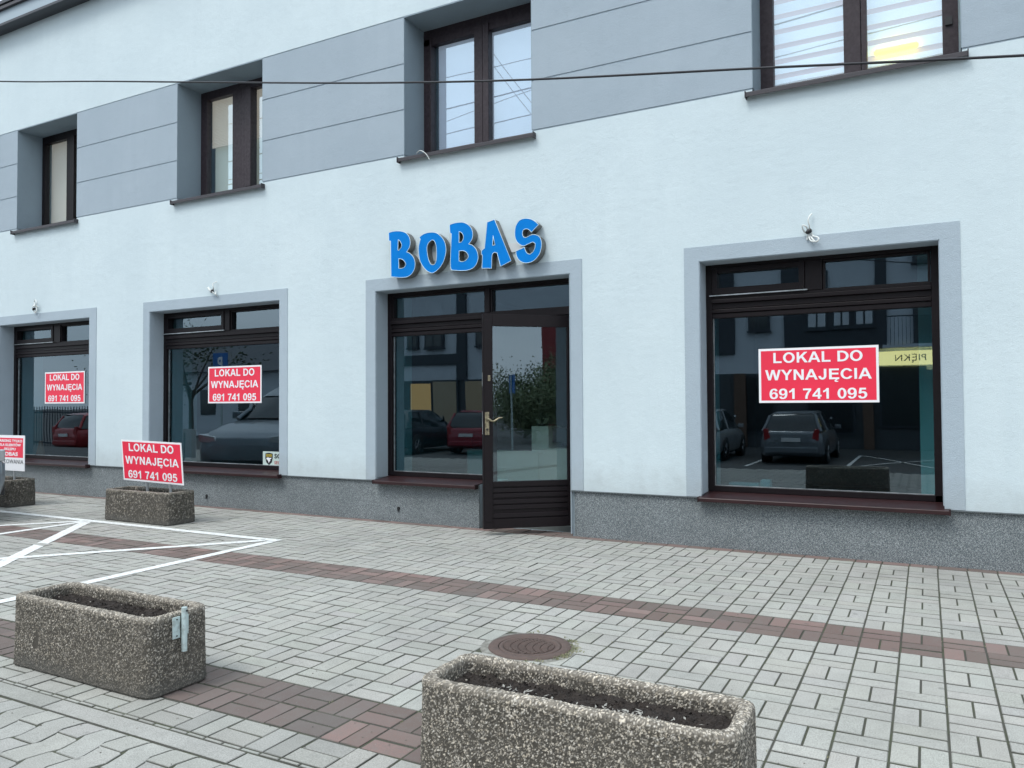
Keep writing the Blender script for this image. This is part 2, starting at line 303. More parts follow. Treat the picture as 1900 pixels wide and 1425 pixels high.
# roof edge with gutter
b = MB(); b.box(XA, XB, -.15, .03, 6.42, 6.66); bp(b, 'roof_fascia', mat('fascia_grey', (.33, .40, .45), .55, bump=(60, .1, .002)))
b = MB(); b.box(XA, XB, -.17, .03, 6.385, 6.418); b.box(XA, XB, -.20, .4, 6.662, 6.71); bp(b, 'roof_cap_and_shadow', mat('cap_shadow_dark', (.03, .033, .04), .5))  # upper box is the roof cap, lower dark strip paints the soffit shadow
# interior shell
M_ROOM = mat('room_wall', (.17, .21, .22), .9, var=(1.5, (.12, .15, .16), .3, .7)); M_INNER = mat('inner_reveal', (.44, .53, .52), .8, var=(2, (.39, .48, .47), .3, .7))
b = MB(); b.box(XA, XB, 5.0, 5.2, 0, 6.6); b.box(XA, XA+.1, .42, 5, 0, 6.6); b.box(XB-.1, XB, .42, 5, 0, 6.6); b.box(-5.6, -5.5, .62, 5, 0, 2.7); b.box(-8.9, -8.8, .62, 5, 0, 2.7); b.box(-2.2, -2.1, .62, 5, 0, 2.7)
b.box(XA, XB, .42, 5, 2.62, 3.3); bp(b, 'interior_wall', M_ROOM)
b = MB(); b.box(XA, XB, .3, 5, -.1, .03); bp(b, 'floor', mat('shop_floor', (.20, .21, .20), .35, var=(3, (.15, .16, .155), .3, .7)))
b = MB(); b.box(XA, XB, -.19, 5.3, 6.60, 6.64); bp(b, 'roof', M_SILL2)
b = MB(); slab(b, XA, XB, .03, 2.62, hl+hd, .42, .6)
for (a, c) in LO: b.box(a-.004, a+.012, .275, .6, .44, ZL1-.01); b.box(c-.012, c+.004, .275, .6, .44, ZL1-.01)
bp(b, 'inner_wall_lining', M_INNER)
b = MB(); slab(b, XA, XB, 3.31, 6.5, hu, .42, .5); bp(b, 'inner_wall_lining', M_INNER)
b = MB(); b.box(-9.0, -8.55, .85, .95, .05, 2.3); bp(b, 'interior_wall', mat('pale_pillar', (.30, .40, .37), .8)); 
b = MB(); b.box(-.045, .05, .62, .72, .03, 2.28); bp(b, 'interior_wall', mat('pale_green_panel', (.60, .68, .60), .7))

def shop_window(x0, x1, mull, sash, xm=None):
    """brown timber-look window; returns the frame mesh, parts hang from it"""
    F = MB(); y = .19; xe = xm or x1
    F.box(x0, x0+.055, y, y+.08, .425, 2.275); F.box(x1-.055, x1, y, y+.08, .425 if not xm else .02, 2.275)
    F.box(x0+.055, x1-.055, y, y+.08, 2.243, 2.275)
    F.box(x0+.055, xe-.0, y, y+.08, .425, .470)
    m0, m1 = mull
    F.box(m0+.03, m1-.03, y-.005, y+.08, 2.012, 2.243)
    if xm: F.box(m0, m1-.0, y, y+.08, .03, 2.012)
    # transom: stacked ridged profiles
    for z0, z1, yy in ((1.835, 1.872, .006), (1.876, 1.905, -.004), (1.909, 1.955, .004), (1.955, 1.985, -.022), (1.985, 2.012, 0)):
        F.box(x0+.055, (xe if not xm else m0) - (.055 if not xm else 0), y+yy, y+.08, z0, z1)
    if xm: F.box(m1, x1-.055, y, y+.08, 1.945, 2.014)
    ends = [(x0+.055, m0+.03), (m1-.03, x1-.055)]
    for k, (a, c) in enumerate(ends):
        s = .045 if (k == 0 and sash) else .02
        yy = y-.014 if (k == 0 and sash) else y+.008
        bz = 2.045 if (k == 0 and sash) else 2.016
        F.box(a+.002, a+s, yy, y+.07, bz-.02, 2.241); F.box(c-s, c-.002, yy, y+.07, bz-.02, 2.241)
        F.box(a+s, c-s, yy, y+.07, 2.241-s*.8, 2.241); F.box(a+s, c-s, yy, y+.07, bz-.02, bz-.02+s*1.2)
    fr = bp(F, 'window', M_FRAME, .003)
    def ch(mb, name, m, bv=0, **k): o = mb.build(name, m, fr, bv); return tag(o, **k)
    g = MB(); g.box(x0+.05, (m0 if xm else x1-.05), y+.045, y+.051, .465, 1.84); g.box(ends[0][0], ends[0][1], y+.045, y+.051, 2.02, 2.245); g.box(ends[1][0], ends[1][1], y+.045, y+.051, 2.02, 2.245)
    ch(g, 'pane', M_GLASS)
    s = MB(); xr = (DX0-.002 if xm else x1+.03)
    s.prism([(.26, .424), (.19, .424), (-.058, .397), (-.062, .392), (-.062, .366), (-.056, .366), (-.056, .386), (.19, .412), (.26, .412)], 'x', x0-.012 if not xm else x0+.01, xr)
    s.box(x0-.018 if not xm else x0+.004, x0-.010 if not xm else x0+.012, -.066, .0, .362, .404); s.box(xr-.004, xr+.006, -.066, 0.0, .362, .406)
    ch(s, 'sill', M_SILL, .0015)
    l = MB(); l.box(x0+.06, (m0 if xm else x1-.06), y+.030, y+.044, .468, .4745); l.box(x0+.056, x0+.061, y+.034, y+.044, .47, 1.835)
    if sash: l.box(x0+.04, m0+.05, y-.030, y-.015, 2.012, 2.020)
    ch(l, 'metal_trim', M_STRIP)
    return fr
shop_window(*LO[0], (-10.50, -10.29), True); shop_window(*LO[1], (-7.21, -7.065), True)
shop_window(*LO[2], (-3.706, -3.600), False, xm=-3.706); shop_window(*LO[3], (-.845, -.66), True)

# the open door leaf, swung out 41 degrees on its right-hand hinges
TH = R(41); DR = bpy.data.objects.new
leafM = Matrix.Translation((-2.80, .19, 0)) @ Matrix.Rotation(math.pi+TH, 4, 'Z')   # local +x runs from hinge to free edge, local +y faces the street
def dl(mb, name, m, parent=None, bevel=0, **k):
    o = mb.build(name, m, None, bevel)
    if parent is None: P(o); o.matrix_parent_inverse = Matrix.Translation((4, 0, 0)); o.matrix_basis = leafM
    else: o.parent = parent
    return tag(o, **k)
b = MB(); W_, Z0, Z1 = .800, .058, 1.932; t0, t1 = -.045, 0.
b.box(.712, W_, t0, t1, Z0, Z1); b.box(0, .030, t0, t1, Z0, Z1); b.box(.03, .712, t0, t1, 1.828, Z1); b.box(.03, .712, t0, t1, .422, .466); b.box(.03, .712, t0, t1, Z0, .142)
b.box(.722, .79, t1, t1+.004, .12, 1.88)
b.box(.03, .712, t0, -.014, .142, .422)
for z in (.148, .219, .268, .322, .368): b.prism([(-.014, z), (-.002, z+.004), (-.004, z+.040), (-.014, z+.046)], 'x', .03, .712)
door = dl(b, 'door', M_FRAME, None, .003, label='dark brown glazed entrance door standing open')
b = MB(); b.box(.028, .714, -.026, -.020, .464, 1.830); dl(b, 'pane', M_GLASS3, door)
M_BRASS = mat('worn_brass', (.42, .36, .24), .38, .9, var=(60, (.16, .14, .10), .35, .65), bump=(90, .2, .001))
M_BLK = mat('matt_black', (.012, .012, .014), .5)
b = MB(); b.box(.747, .785, .004, .010, .875, 1.075); b.tube([(.766, .008, 1.015), (.766, .05, 1.015)], .0105, 10)
b.tube([(.766, .046, 1.015), (.752, .052, 1.010), (.735, .052, .998), (.715, .052, .995), (.695, .052, 1.006), (.672, .052, 1.022), (.640, .050, 1.027)], [.0105, .010, .0085, .008, .0078, .007, .006], 10)
hd_ = dl(b, 'handle', M_BRASS, door, .002)
b = MB(); b.lathe([(.0, .013), (.008, .013), (.009, .010)], 10, (.766, 0, .925), 'y'); b.box(.7635, .7685, .011, .0135, .905, .925); o = b.build('keyhole', M_BLK, hd_)
b = MB(); b.box(.735, .757, .004, .009, 1.345, 1.395); lk = dl(b, 'lock', M_BRASS, door, .002)
b = MB(); b.box(.744, .748, .0092, .0105, 1.362, 1.382); b.build('keyhole', M_BLK, lk)
for z in (.25, 1.0, 1.75): b = MB(); b.tube([(-.012, .004, z-.05), (-.012, .004, z+.05)], .009, 8); dl(b, 'hinge', M_FRAME2, door)
for z0, z1 in ((.88, 1.08), (1.3, 1.42)): b = MB(); b.box(.80, .8025, -.03, -.015, z0, z1); dl(b, 'strike_plate', M_STRIP, door)

# upper windows
def upper_window(a, c, kind, fr_x, frm):
    """fr_x: frame verticals [(x0,x1)], kind of blind"""
    y = .34; F = MB(); F.box(a, c, y, y+.07, 4.80 if kind != 'lite' else 4.86, ZU1-.005); F.box(a, c, y, y+.07, 3.58, 3.712)
    for x0, x1, p in fr_x: F.box(x0, x1, y-p, y+.07, 3.70, 4.87)
    f = bp(F, 'window', frm, .004)
    g = MB(); g.box(a+.01, c-.01, y+.04, y+.046, 3.70, 4.88); g.build('pane', M_GLASS2, f)
    s = MB(); s.prism([(.36, 3.602), (-.045, 3.556), (-.052, 3.55), (-.052, 3.518), (-.046, 3.518), (-.046, 3.545), (.36, 3.592)], 'x', a-.04, c+.03)
    s.box(a-.047, a-.04, -.058, .0, 3.512, 3.565); s.box(c+.03, c+.037, -.058, .0, 3.512, 3.565); s.build('sill', M_SILL2, f, .0015)
    return f
M_BLIND = mat('cream_blind', (.70, .66, .56), .8, bump=(30, .2, .002), emit=((1, .90, .74), .16)); M_VEN = mat('white_slat', (.74, .80, .90), .5, emit=((.8, .9, 1.), .10))  # blinds and slats given a faint glow of their own as room backlight
f = upper_window(*UP[0], 'lite', [(-11.03, -10.96, 0), (-10.46, -10.36, .0), (-10.35, -10.30, .015), (-10.28, -10.25, 0.03), (-9.75, -9.69, 0)], M_FRAME)
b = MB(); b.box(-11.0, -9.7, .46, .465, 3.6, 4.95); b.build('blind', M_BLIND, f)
f = upper_window(*UP[1], 'lite', [(-7.775, -7.67, 0), (-7.23, -7.06, .0), (-7.055, -6.99, .012), (-6.98, -6.90, .03), (-6.45, -6.385, 0)], M_FRAME2)
b = MB()
for k in range(34):
    z = 4.93-k*.0185; b.add([(-7.7, .455, z), (-6.4, .455, z), (-6.4, .447, z-.009), (-7.7, .447, z-.009), (-6.4, .455, z-.0185), (-7.7, .455, z-.0185)], [(0, 1, 2, 3), (3, 2, 4, 5)])
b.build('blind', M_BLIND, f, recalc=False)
b = MB(); b.box(-7.7, -6.4, .50, .503, 3.6, 4.32); b.build('curtain', mat('pale_curtain', (.58, .64, .57), .85, emit=((.9, 1., .85), .12)), f)  # curtain glows weakly in place of a lit room
f = upper_window(*UP[2], 'std', [(-4.485, -4.41, 0), (-4.40, -4.385, .012), (-3.88, -3.785, .004), (-3.775, -3.71, .018), (-3.14, -3.075, 0)], M_FRAME2)
b = MB()
for k in range(46):
    z = 4.9-k*.027; b.add([(-4.36, .43, z), (-3.1, .43, z), (-3.1, .444, z-.021), (-4.36, .444, z-.021)], [(0, 1, 2, 3)])
b.build('venetian_blind', M_VEN, f, recalc=False)
b = MB(); b.box(-4.36, -3.1, .47, .475, 3.6, 4.95); b.build('blind', mat('blind_backing', (.28, .33, .40), .8), f)
f = upper_window(*UP[3], 'std', [(-1.158, -1.05, 0), (-.523, -.40, .004), (-.395, -.357, .018), (.152, .26, .0)], M_FRAME2)
b = MB(); b.box(-1.1, .22, .475, .48, 3.58, 4.95); b.build('curtain', mat('pink_gap', (.58, .46, .47), .85, emit=((1., .78, .72), .10)), f)  # room light put into the curtain as a weak warm emission
b = MB()
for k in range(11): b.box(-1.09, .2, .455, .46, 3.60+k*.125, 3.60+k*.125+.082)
b.build('zebra_blind', mat('white_fabric', (.80, .86, .90), .8, emit=((.85, .96, 1), .16)), f)  # stripes emit a little too, brightening the blind as if backlit
b = MB(); b.box(.17, .215, .325, .338, 3.92, 3.98); b.build('hinge', M_BLK, f)
lamp = MB(); lamp.tube([(-.315, .435, 3.858), (-.30, .435, 3.859), (-.02, .435, 3.861), (-.005, .435, 3.861)], [.010, .024, .024, .010], 12)
o = lamp.build('tube_lamp', mat('lit_tube', (.9, .8, .1), .5, emit=((1., .82, .0), 4.5))); tag(o, 'short glowing yellow tube lamp behind the upper right window', 'lamp')
# ---------------------------------------------------------------- raised letters over the door
LET = {'B1': [[(-4.598, 2.82), (-4.553, 2.826), (-4.502, 2.826), (-4.446, 2.817), (-4.397, 2.798), (-4.364, 2.767), (-4.344, 2.725), (-4.342, 2.684), (-4.353, 2.649), (-4.384, 2.611), (-4.348, 2.594), (-4.31, 2.559), (-4.288, 2.512), (-4.286, 2.467), (-4.299, 2.428), (-4.332, 2.39), (-4.376, 2.371), (-4.42, 2.368), (-4.486, 2.373), (-4.57, 2.387), (-4.575, 2.735), (-4.596, 2.742)], [(-4.483, 2.739), (-4.458, 2.718), (-4.443, 2.685), (-4.45, 2.659), (-4.48, 2.634), (-4.488, 2.64)], [(-4.477, 2.554), (-4.436, 2.544), (-4.403, 2.514), (-4.394, 2.49), (-4.409, 2.469), (-4.44, 2.458), (-4.477, 2.461)]], 'O': [[(-4.236, 2.736), (-4.201, 2.757), (-4.158, 2.768), (-4.105, 2.77), (-4.052, 2.761), (-4.01, 2.736), (-3.968, 2.694), (-3.942, 2.643), (-3.934, 2.581), (-3.946, 2.52), (-3.969, 2.47), (-4.006, 2.425), (-4.053, 2.393), (-4.085, 2.383), (-4.117, 2.39), (-4.159, 2.416), (-4.202, 2.464), (-4.232, 2.52), (-4.244, 2.593), (-4.244, 2.647), (-4.228, 2.704), (-4.222, 2.716)], [(-4.148, 2.628), (-4.132, 2.671), (-4.094, 2.696), (-4.068, 2.687), (-4.047, 2.645), (-4.04, 2.582), (-4.042, 2.512), (-4.055, 2.473), (-4.076, 2.46), (-4.106, 2.469), (-4.129, 2.511), (-4.143, 2.566)]], 'B2': [[(-3.893, 2.818), (-3.843, 2.827), (-3.792, 2.828), (-3.746, 2.823), (-3.701, 2.802), (-3.666, 2.77), (-3.646, 2.729), (-3.643, 2.686), (-3.656, 2.648), (-3.687, 2.617), (-3.647, 2.6), (-3.612, 2.566), (-3.592, 2.521), (-3.587, 2.474), (-3.603, 2.428), (-3.633, 2.396), (-3.678, 2.379), (-3.733, 2.375), (-3.804, 2.381), (-3.876, 2.393), (-3.886, 2.462), (-3.874, 2.732), (-3.89, 2.745)], [(-3.79, 2.742), (-3.762, 2.729), (-3.744, 2.697), (-3.747, 2.666), (-3.767, 2.643), (-3.791, 2.641)], [(-3.791, 2.561), (-3.753, 2.561), (-3.717, 2.546), (-3.694, 2.518), (-3.694, 2.492), (-3.718, 2.469), (-3.758, 2.459), (-3.792, 2.471)]], 'A': [[(-3.49, 2.795), (-3.414, 2.812), (-3.244, 2.421), (-3.354, 2.38), (-3.389, 2.506), (-3.416, 2.513), (-3.44, 2.49), (-3.446, 2.371), (-3.548, 2.38), (-3.541, 2.491), (-3.551, 2.509), (-3.55, 2.543), (-3.518, 2.561)], [(-3.428, 2.658), (-3.409, 2.58), (-3.435, 2.578)]], 'S': [[(-2.972, 2.713), (-2.999, 2.741), (-3.036, 2.766), (-3.082, 2.781), (-3.129, 2.783), (-3.166, 2.768), (-3.195, 2.73), (-3.206, 2.685), (-3.205, 2.635), (-3.191, 2.595), (-3.163, 2.563), (-3.121, 2.542), (-3.065, 2.557), (-3.028, 2.566), (-3.005, 2.551), (-3.006, 2.522), (-3.024, 2.483), (-3.057, 2.461), (-3.084, 2.472), (-3.103, 2.503), (-3.11, 2.529), (-3.196, 2.504), (-3.192, 2.466), (-3.168, 2.422), (-3.122, 2.393), (-3.066, 2.388), (-3.011, 2.407), (-2.965, 2.453), (-2.946, 2.508), (-2.944, 2.557), (-2.959, 2.6), (-2.991, 2.624), (-3.037, 2.632), (-3.093, 2.614), (-3.12, 2.621), (-3.13, 2.647), (-3.125, 2.68), (-3.101, 2.69), (-3.069, 2.682), (-3.041, 2.654)]]}
M_BLUE = mat('blue_acrylic', (.0, .19, .60), .5, spec=.1, var=(5, (.0, .165, .53), .3, .7)); M_RET = mat('letter_return', (.20, .20, .19), .45, .3, var=(16, (.10, .10, .095), .35, .65)); M_EDGE = mat('letter_edge', (.55, .72, .80), .35)
SG = empty('shop_sign', (-3.8, -.05, 2.6), label='blue raised letters BOBAS mounted above the shop entrance', cat='sign')
def S(o): o.parent = SG; o.matrix_parent_inverse = Matrix.Translation((3.8, .05, -2.6)); return o
for k in ('B1', 'O', 'B2', 'A', 'S'):
    cs = [smooth(c) for c in LET[k]]
    ret = S(curve_mesh('letter', cs, M_RET, None, .042, False, loc=(0, -.054, 0)))
    fc = curve_mesh('letter_face', cs, M_BLUE, None, .001, True, loc=(0, -.096, 0)); fc.parent = ret
    ed = curve_mesh('letter_edge', cs, M_EDGE, None, .0, False, .0026, loc=(0, -.097, 0)); ed.parent = ret
b = MB(); b.box(-4.34, -3.13, -.012, 0., 2.515, 2.60); S(b.build('rail', mat('white_rail', (.62, .66, .68), .5)))
for x in (-3.92, -3.36): b = MB(); b.box(x, x+.035, -.05, -.0, 2.405, 2.43); S(b.build('bracket', M_STRIP))
# ---------------------------------------------------------------- signs
M_RED = mat('sign_red', (.82, .026, .07), .45, var=(2, (.74, .024, .062), .3, .7)); M_SW = mat('sign_white', (.80, .80, .82), .45)
def rent_sign(name, w, h, lab, grp=None):
    e = empty(name, label=lab, cat='sign', group=grp)
    b = MB(); b.box(-w/2, w/2, 0, .004, -h/2, h/2); b.build('board', M_SW, e)
    b = MB(); b.box(-w/2+.018, w/2-.018, -.0008, -.0001, -h/2+.018, h/2-.018); b.build('red_panel', M_RED, e)
    bold_text('LOKAL DO', M_SW, e, 0, h*.325, w*.76, h*.19, -.001)
    bold_text('WYNAJĘCIA', M_SW, e, 0, h*.01, w*.89, h*.19, -.001)
    bold_text('691 741 095', M_SW, e, 0, -h*.335, w*.82, h*.19, -.001)
    return e
s = rent_sign('rental_sign', .87, .43, 'red LOKAL DO WYNAJĘCIA sign in the large shop window right of the door'); s.location = (-.743, .228, 1.357)
s = rent_sign('rental_sign', .865, .43, 'red LOKAL DO WYNAJĘCIA sign in the window with the security sticker'); s.location = (-7.062, .228, 1.385)
s = rent_sign('rental_sign', .88, .43, 'red LOKAL DO WYNAJĘCIA sign in the leftmost shop window'); s.location = (-10.285, .228, 1.397)
s = rent_sign('rental_sign', .90, .415, 'tilted red LOKAL DO WYNAJĘCIA board on two posts in a planter'); s.location = (-6.80, -1.05, .588)
s.rotation_euler = (R(5.5), R(1.2), 0)
for x in (-.118, .228): b = MB(); b.tube([(x, .021, -.33), (x, .021, .12)], .014, 10); b.build('post', mat('grey_post', (.45, .47, .48), .4, .5), s)
# parking notice board on the far planter
s = empty('notice_board', (-9.42, -.95, .606), label='white and red customer parking notice on a post, at the left edge', cat='sign')
b = MB(); b.box(-.30, .29, 0, .006, -.205, .205); b.build('board', M_SW, s)
b = MB(); b.box(-.27, .262, -.0008, -.0001, -.052, .174); b.build('red_panel', M_RED, s)
text_mesh('lettering', 'PARKING TYLKO', M_SW, s, 0, .140, .49, .030, -.001); text_mesh('lettering', 'DLA KLIENTÓW', M_SW, s, 0, .092, .44, .030, -.001)
text_mesh('lettering', 'SKLEPU', M_SW, s, 0, .045, .23, .030, -.001); text_mesh('lettering', 'BOBAS', M_SW, s, 0, -.012, .32, .044, -.001)
text_mesh('lettering', 'PARKOWANIA', mat('sign_black', (.05, .055, .06), .5), s, 0, -.098, .54, .048, -.001, bold=.0)
b = MB(); b.tube([(.065, .016, -.42), (.065, .016, .15)], .012, 10); b.build('post', mat('grey_post', (.45, .47, .48), .4, .5), s)
# alarm sticker in the corner of the window left of the door
s = empty('alarm_sticker', (-6.43, .232, .54), label='pale security sticker with black shield in the window corner left of the door', cat='sticker')
b = MB(); b.box(-.18, .24, 0, .001, -.085, .085); b.build('panel', mat('sticker_pale', (.48, .58, .54), .5), s)
sh = [(-.055, .062), (0, .070), (.055, .062), (.056, .01), (.042, -.035), (0, -.068), (-.042, -.035), (-.056, .01)]
e1 = curve_mesh('shield', [[(x-.085, z) for x, z in sh]], mat('shield_black', (.01, .01, .012), .4), None, .0004, True, loc=(0, -.0008, 0)); e1.parent = s
b = MB(); b.box(-.127, -.043, -.0022, -.0014, .026, .052); o = b.build('shield_band', mat('shield_gold', (.55, .42, .06), .4), e1)
bird = [(-.04, .012), (-.012, .018), (.01, .012), (.042, .016), (.03, .0), (.012, -.004), (.024, -.016), (.006, -.03), (0, -.05), (-.008, -.028), (-.02, -.012), (-.034, -.004)]
o = curve_mesh('bird_mark', [[(x-.085, z) for x, z in bird]], M_SW, None, .0004, True, loc=(0, -.0018, 0)); o.parent = e1
text_mesh('lettering', 'SOLID', mat('shield_black2', (.01, .01, .012), .4), s, -.085, .039, .07, .016, -.0024, bold=.01)
text_mesh('lettering', 'SOLID', mat('shield_black', (.01, .01, .012), .4), s, .118, .035, .24, .05, -.001, bold=.03)
text_mesh('lettering', 'SECURITY', mat('dull_red', (.42, .05, .05), .5), s, .118, -.038, .24, .034, -.001, bold=.01)
# ---------------------------------------------------------------- ground
def pav_mat():
    m = bpy.data.materials.new('concrete_pavers'); m.use_nodes = True; t = m.node_tree; p = t.nodes['Principled BSDF']; p.inputs['Roughness'].default_value = .82; p.inputs['Specular IOR Level'].default_value = .3
    co = nd(t, 'ShaderNodeTexCoord').outputs['Object']; at = nd(t, 'ShaderNodeAttribute', attribute_name='tone')
    n1 = nd(t, 'ShaderNodeTexNoise', Scale=220., Detail=3.); t.links.new(co, n1.inputs['Vector'])
    n2 = nd(t, 'ShaderNodeTexNoise', Scale=1.1, Detail=7., Roughness=.7); t.links.new(co, n2.inputs['Vector'])
    n3 = nd(t, 'ShaderNodeTexNoise', Scale=17., Detail=5., Roughness=.65); t.links.new(co, n3.inputs['Vector'])
    c = mixc(t, mr_(t, n1.outputs['Fac'], .38, .66, 0, .5), at.outputs['Color'], (.12, .12, .11))
    c = mixc(t, mr_(t, n1.outputs['Fac'], .66, .78, 0, .35), c, (.62, .64, .62))
    c = mixc(t, mr_(t, n2.outputs['Fac'], .46, .76, 0, .5), c, (.15, .15, .14))
    c = mixc(t, mr_(t, n3.outputs['Fac'], .5, .8, 0, .30), c, (.17, .17, .155))
    vo = nd(t, 'ShaderNodeTexVoronoi', Scale=5.5); t.links.new(co, vo.inputs['Vector'])   # old gum and oil spots
    c = mixc(t, mr_(t, vo.outputs['Distance'], .085, .05, 0, .45), c, (.09, .09, .085))
    n5 = nd(t, 'ShaderNodeTexNoise', Scale=.45, Detail=8., Roughness=.75); t.links.new(co, n5.inputs['Vector'])
    c = mixc(t, mr_(t, n5.outputs['Fac'], .5, .7, 0, .28), c, (.16, .15, .13))
    t.links.new(c, p.inputs['Base Color'])
    b = nd(t, 'ShaderNodeBump', Strength=.5, Distance=.003); t.links.new(n1.outputs['Fac'], b.inputs['Height']); t.links.new(b.outputs[0], p.inputs['Normal']); return m
M_PAV = pav_mat()
C = .1745; Y0 = -.087
GREY = (.400, .395, .365); REDS = [(.160, .108, .096), (.178, .116, .104), (.215, .140, .126), (.140, .100, .090), (.155, .108, .096)]
MH = (-1.672, -2.875, .200)   # manhole
random.seed(3)
def block(mb, cols, poly, col, h=0., cham=.0022, bottom=-.02):
    cx = sum(p[0] for p in poly)/len(poly); cy = sum(p[1] for p in poly)/len(poly); n = len(poly)
    sz = max(abs(p[0]-cx)+abs(p[1]-cy) for p in poly); tl = .006*min(1, .12/sz)
    tx, ty = random.gauss(0, tl), random.gauss(0, tl); dz = random.gauss(0, .0009)+h
    Z = lambda x, y, o: dz+o+(x-cx)*tx+(y-cy)*ty
    sz = max(abs(p[0]-cx)+abs(p[1]-cy) for p in poly); s = 1-cham*1.9/sz
    top = [(cx+(x-cx)*s, cy+(y-cy)*s) for x, y in poly]
    vs = [(x, y, Z(x, y, 0)) for x, y in top]+[(x, y, Z(x, y, -cham)) for x, y in poly]+[(x, y, bottom) for x, y in poly]
    fs = [tuple(range(n))]+[(i, i+n, (i+1) % n+n, (i+1) % n) for i in range(n)]+[(i+n, i+2*n, (i+1) % n+2*n, (i+1) % n+n) for i in range(n)]
    mb.add(vs, fs); cols += [col]+[tuple(v*.6 for v in col)]*n+[(.07, .07, .06)]*n
def jit(c, s=.05):
    k = 1+random.gauss(0, s); return tuple(max(0, v*k*(1+random.gauss(0, .008))) for v in c)
def rect(x0, x1, y0, y1): return [(x0, y0), (x1, y0), (x1, y1), (x0, y1)]
def inman(x, y, m=.0): return (x-MH[0])**2+(y-MH[1])**2 < (MH[2]+m)**2
P1, PC = MB(), []
gx, gy = .0034, .0047
def tone_for(j, x, y):
    red = j in (10, 11, 21, 22)
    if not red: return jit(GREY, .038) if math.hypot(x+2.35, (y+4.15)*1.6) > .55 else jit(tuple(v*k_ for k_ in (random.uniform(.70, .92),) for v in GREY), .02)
    c = random.choice(REDS)
    if j >= 21 and x < -1.9: c = tuple(v*.78+.02 for v in random.choice(REDS[3:]+REDS[:1]))
    return jit(c, .08)
# border course along the wall
x = -16.
while x < 6.5:
    if not (DX0-.02 < x+.08 < DX1+.02): block(P1, PC, rect(x+.003, x+C-.003, Y0+.003, .014), jit(random.choice(REDS[:3]), .08))
    x += C
for j in range(0, 25):
    for i in range(-92, 38):
        xa, xb = i*C+.049, (i+1)*C+.049; yb = Y0-j*C; ya = yb-C
        if j == 24: ya = -4.296
        if (i+j) % 2 == 0 and j < 24:
            ym = (ya+yb)/2; L = [rect(xa+gx, xb-gx, ya+gy, ym-gy), rect(xa+gx, xb-gx, ym+gy, yb-gy)]
        else:
            xm = (xa+xb)/2; L = [rect(xa+gx, xm-.0034, ya+gy, yb-gy), rect(xm+.0034, xb-gx, ya+gy, yb-gy)]
        for q in L:
            if any(inman(*p, .16) for p in q):
                rr_m = MH[2]+.006; q = [tuple(Vector(q[k]).lerp(Vector(q[(k+1) % 4]), u/6)) for k in range(4) for u in range(6)]
                if sum((p[0]-MH[0])**2+(p[1]-MH[1])**2 < rr_m**2 for p in q) > 15 or inman(sum(p[0] for p in q)/24, sum(p[1] for p in q)/24, .004): continue
                q = [p if (p[0]-MH[0])**2+(p[1]-MH[1])**2 > rr_m**2 else tuple(Vector(MH[:2])+(Vector(p)-Vector(MH[:2])).normalized()*(rr_m+.0001*n_)) for n_, p in enumerate(q)]
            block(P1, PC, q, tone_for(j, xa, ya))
# entrance step bricks
for i in range(6):
    for k in range(3):
        if i*.155+DX0+.155 < DX1+.02: block(P1, PC, rect(DX0+.01+i*.155, DX0+.155+i*.155, Y0+k*.085+.003, Y0+.083+k*.085), jit(random.choice(REDS), .08))
# flush kerb line
x = -16.
while x < 6.5:
    block(P1, PC, rect(x+.003, x+.997, -4.384, -4.302), jit((.38, .378, .352), .04), .001); x += 1.
# wavy interlocking blocks beyond the kerb line
def wav(y): 
    t = ((y+100) % .2)/.2; return .011*(1 if .18 < t < .5 else -1 if .68 < t < 1. else (t-.09)/.09 if t < .18 else 1-(t-.5)/.09)
KP = [0, .036, .10, .136]
for i in range(-140, 60):
    xo = i*.118; off = .1 if i % 2 else 0.
    for k in range(14):
        y1 = -4.39-k*.2+off; y0 = y1-.2
        if y1 > -4.38: y1 = -4.39
        ys = sorted({y for y in [y0+.003, y1-.003]+[math.floor(y0/.2)*.2+q for q in (0, .036, .1, .136, .2, .236, .3, .336)] if y0+.003 <= y <= y1-.003})
        g = lambda y: .016*max(-1, min(1, 3*math.sin(2*math.pi*y/.2)))
        left = [(xo+.0035+g(y), y) for y in ys]; right = [(xo+.118-.0035+g(y), y) for y in ys]
        block(P1, PC, left[::-1][::-1]and ([left[0], right[0]]+right[1:]+left[:0:-1]), jit((.385, .382, .355), .04))
pm = P1.build('pavement', M_PAV, recalc=False); tag(pm, 'grey basket-weave block paving with two dark red brick stripes', kind='structure')
a = pm.data.attributes.new('tone', 'FLOAT_COLOR', 'FACE'); a.data.foreach_set('color', [v for c in PC for v in (*c, 1)])
# bedding and joints, then the street and land to the horizon in one sheet
M_JOINT = mat('joint_sand', (.058, .056, .047), .95, var=(6, (.05, .058, .03), .35, .6), bump=(120, .6, .004))
b = MB(); X = [-400, -60, -19, 7, 60, 400]; prof = [(400, -.4), (60, -.3), (5.3, -.3), (.02, -.012), (-6.6, -.012), (-6.9, -.03), (-7.0, -.14), (-9.5, -.5), (-16, -.60), (-60, -.62), (-400, -.62)]
for i in range(len(X)-1):
    for k in range(len(prof)-1):
        (ya, za), (yb, zb) = prof[k], prof[k+1]; b.add([(X[i], ya, za), (X[i], yb, zb), (X[i+1], yb, zb), (X[i+1], ya, za)], [(0, 1, 2, 3)])
g = b.build('ground', mat('asphalt', (.055, .058, .06), .85, var=(2.5, (.042, .044, .046), .3, .7), bump=(90, .4, .004))); tag(g, kind='structure')
b = MB(); b.box(-17, 7.2, -6.6, .018, -.05, -.0032); tag(b.build('paving_joints', M_JOINT), kind='structure')
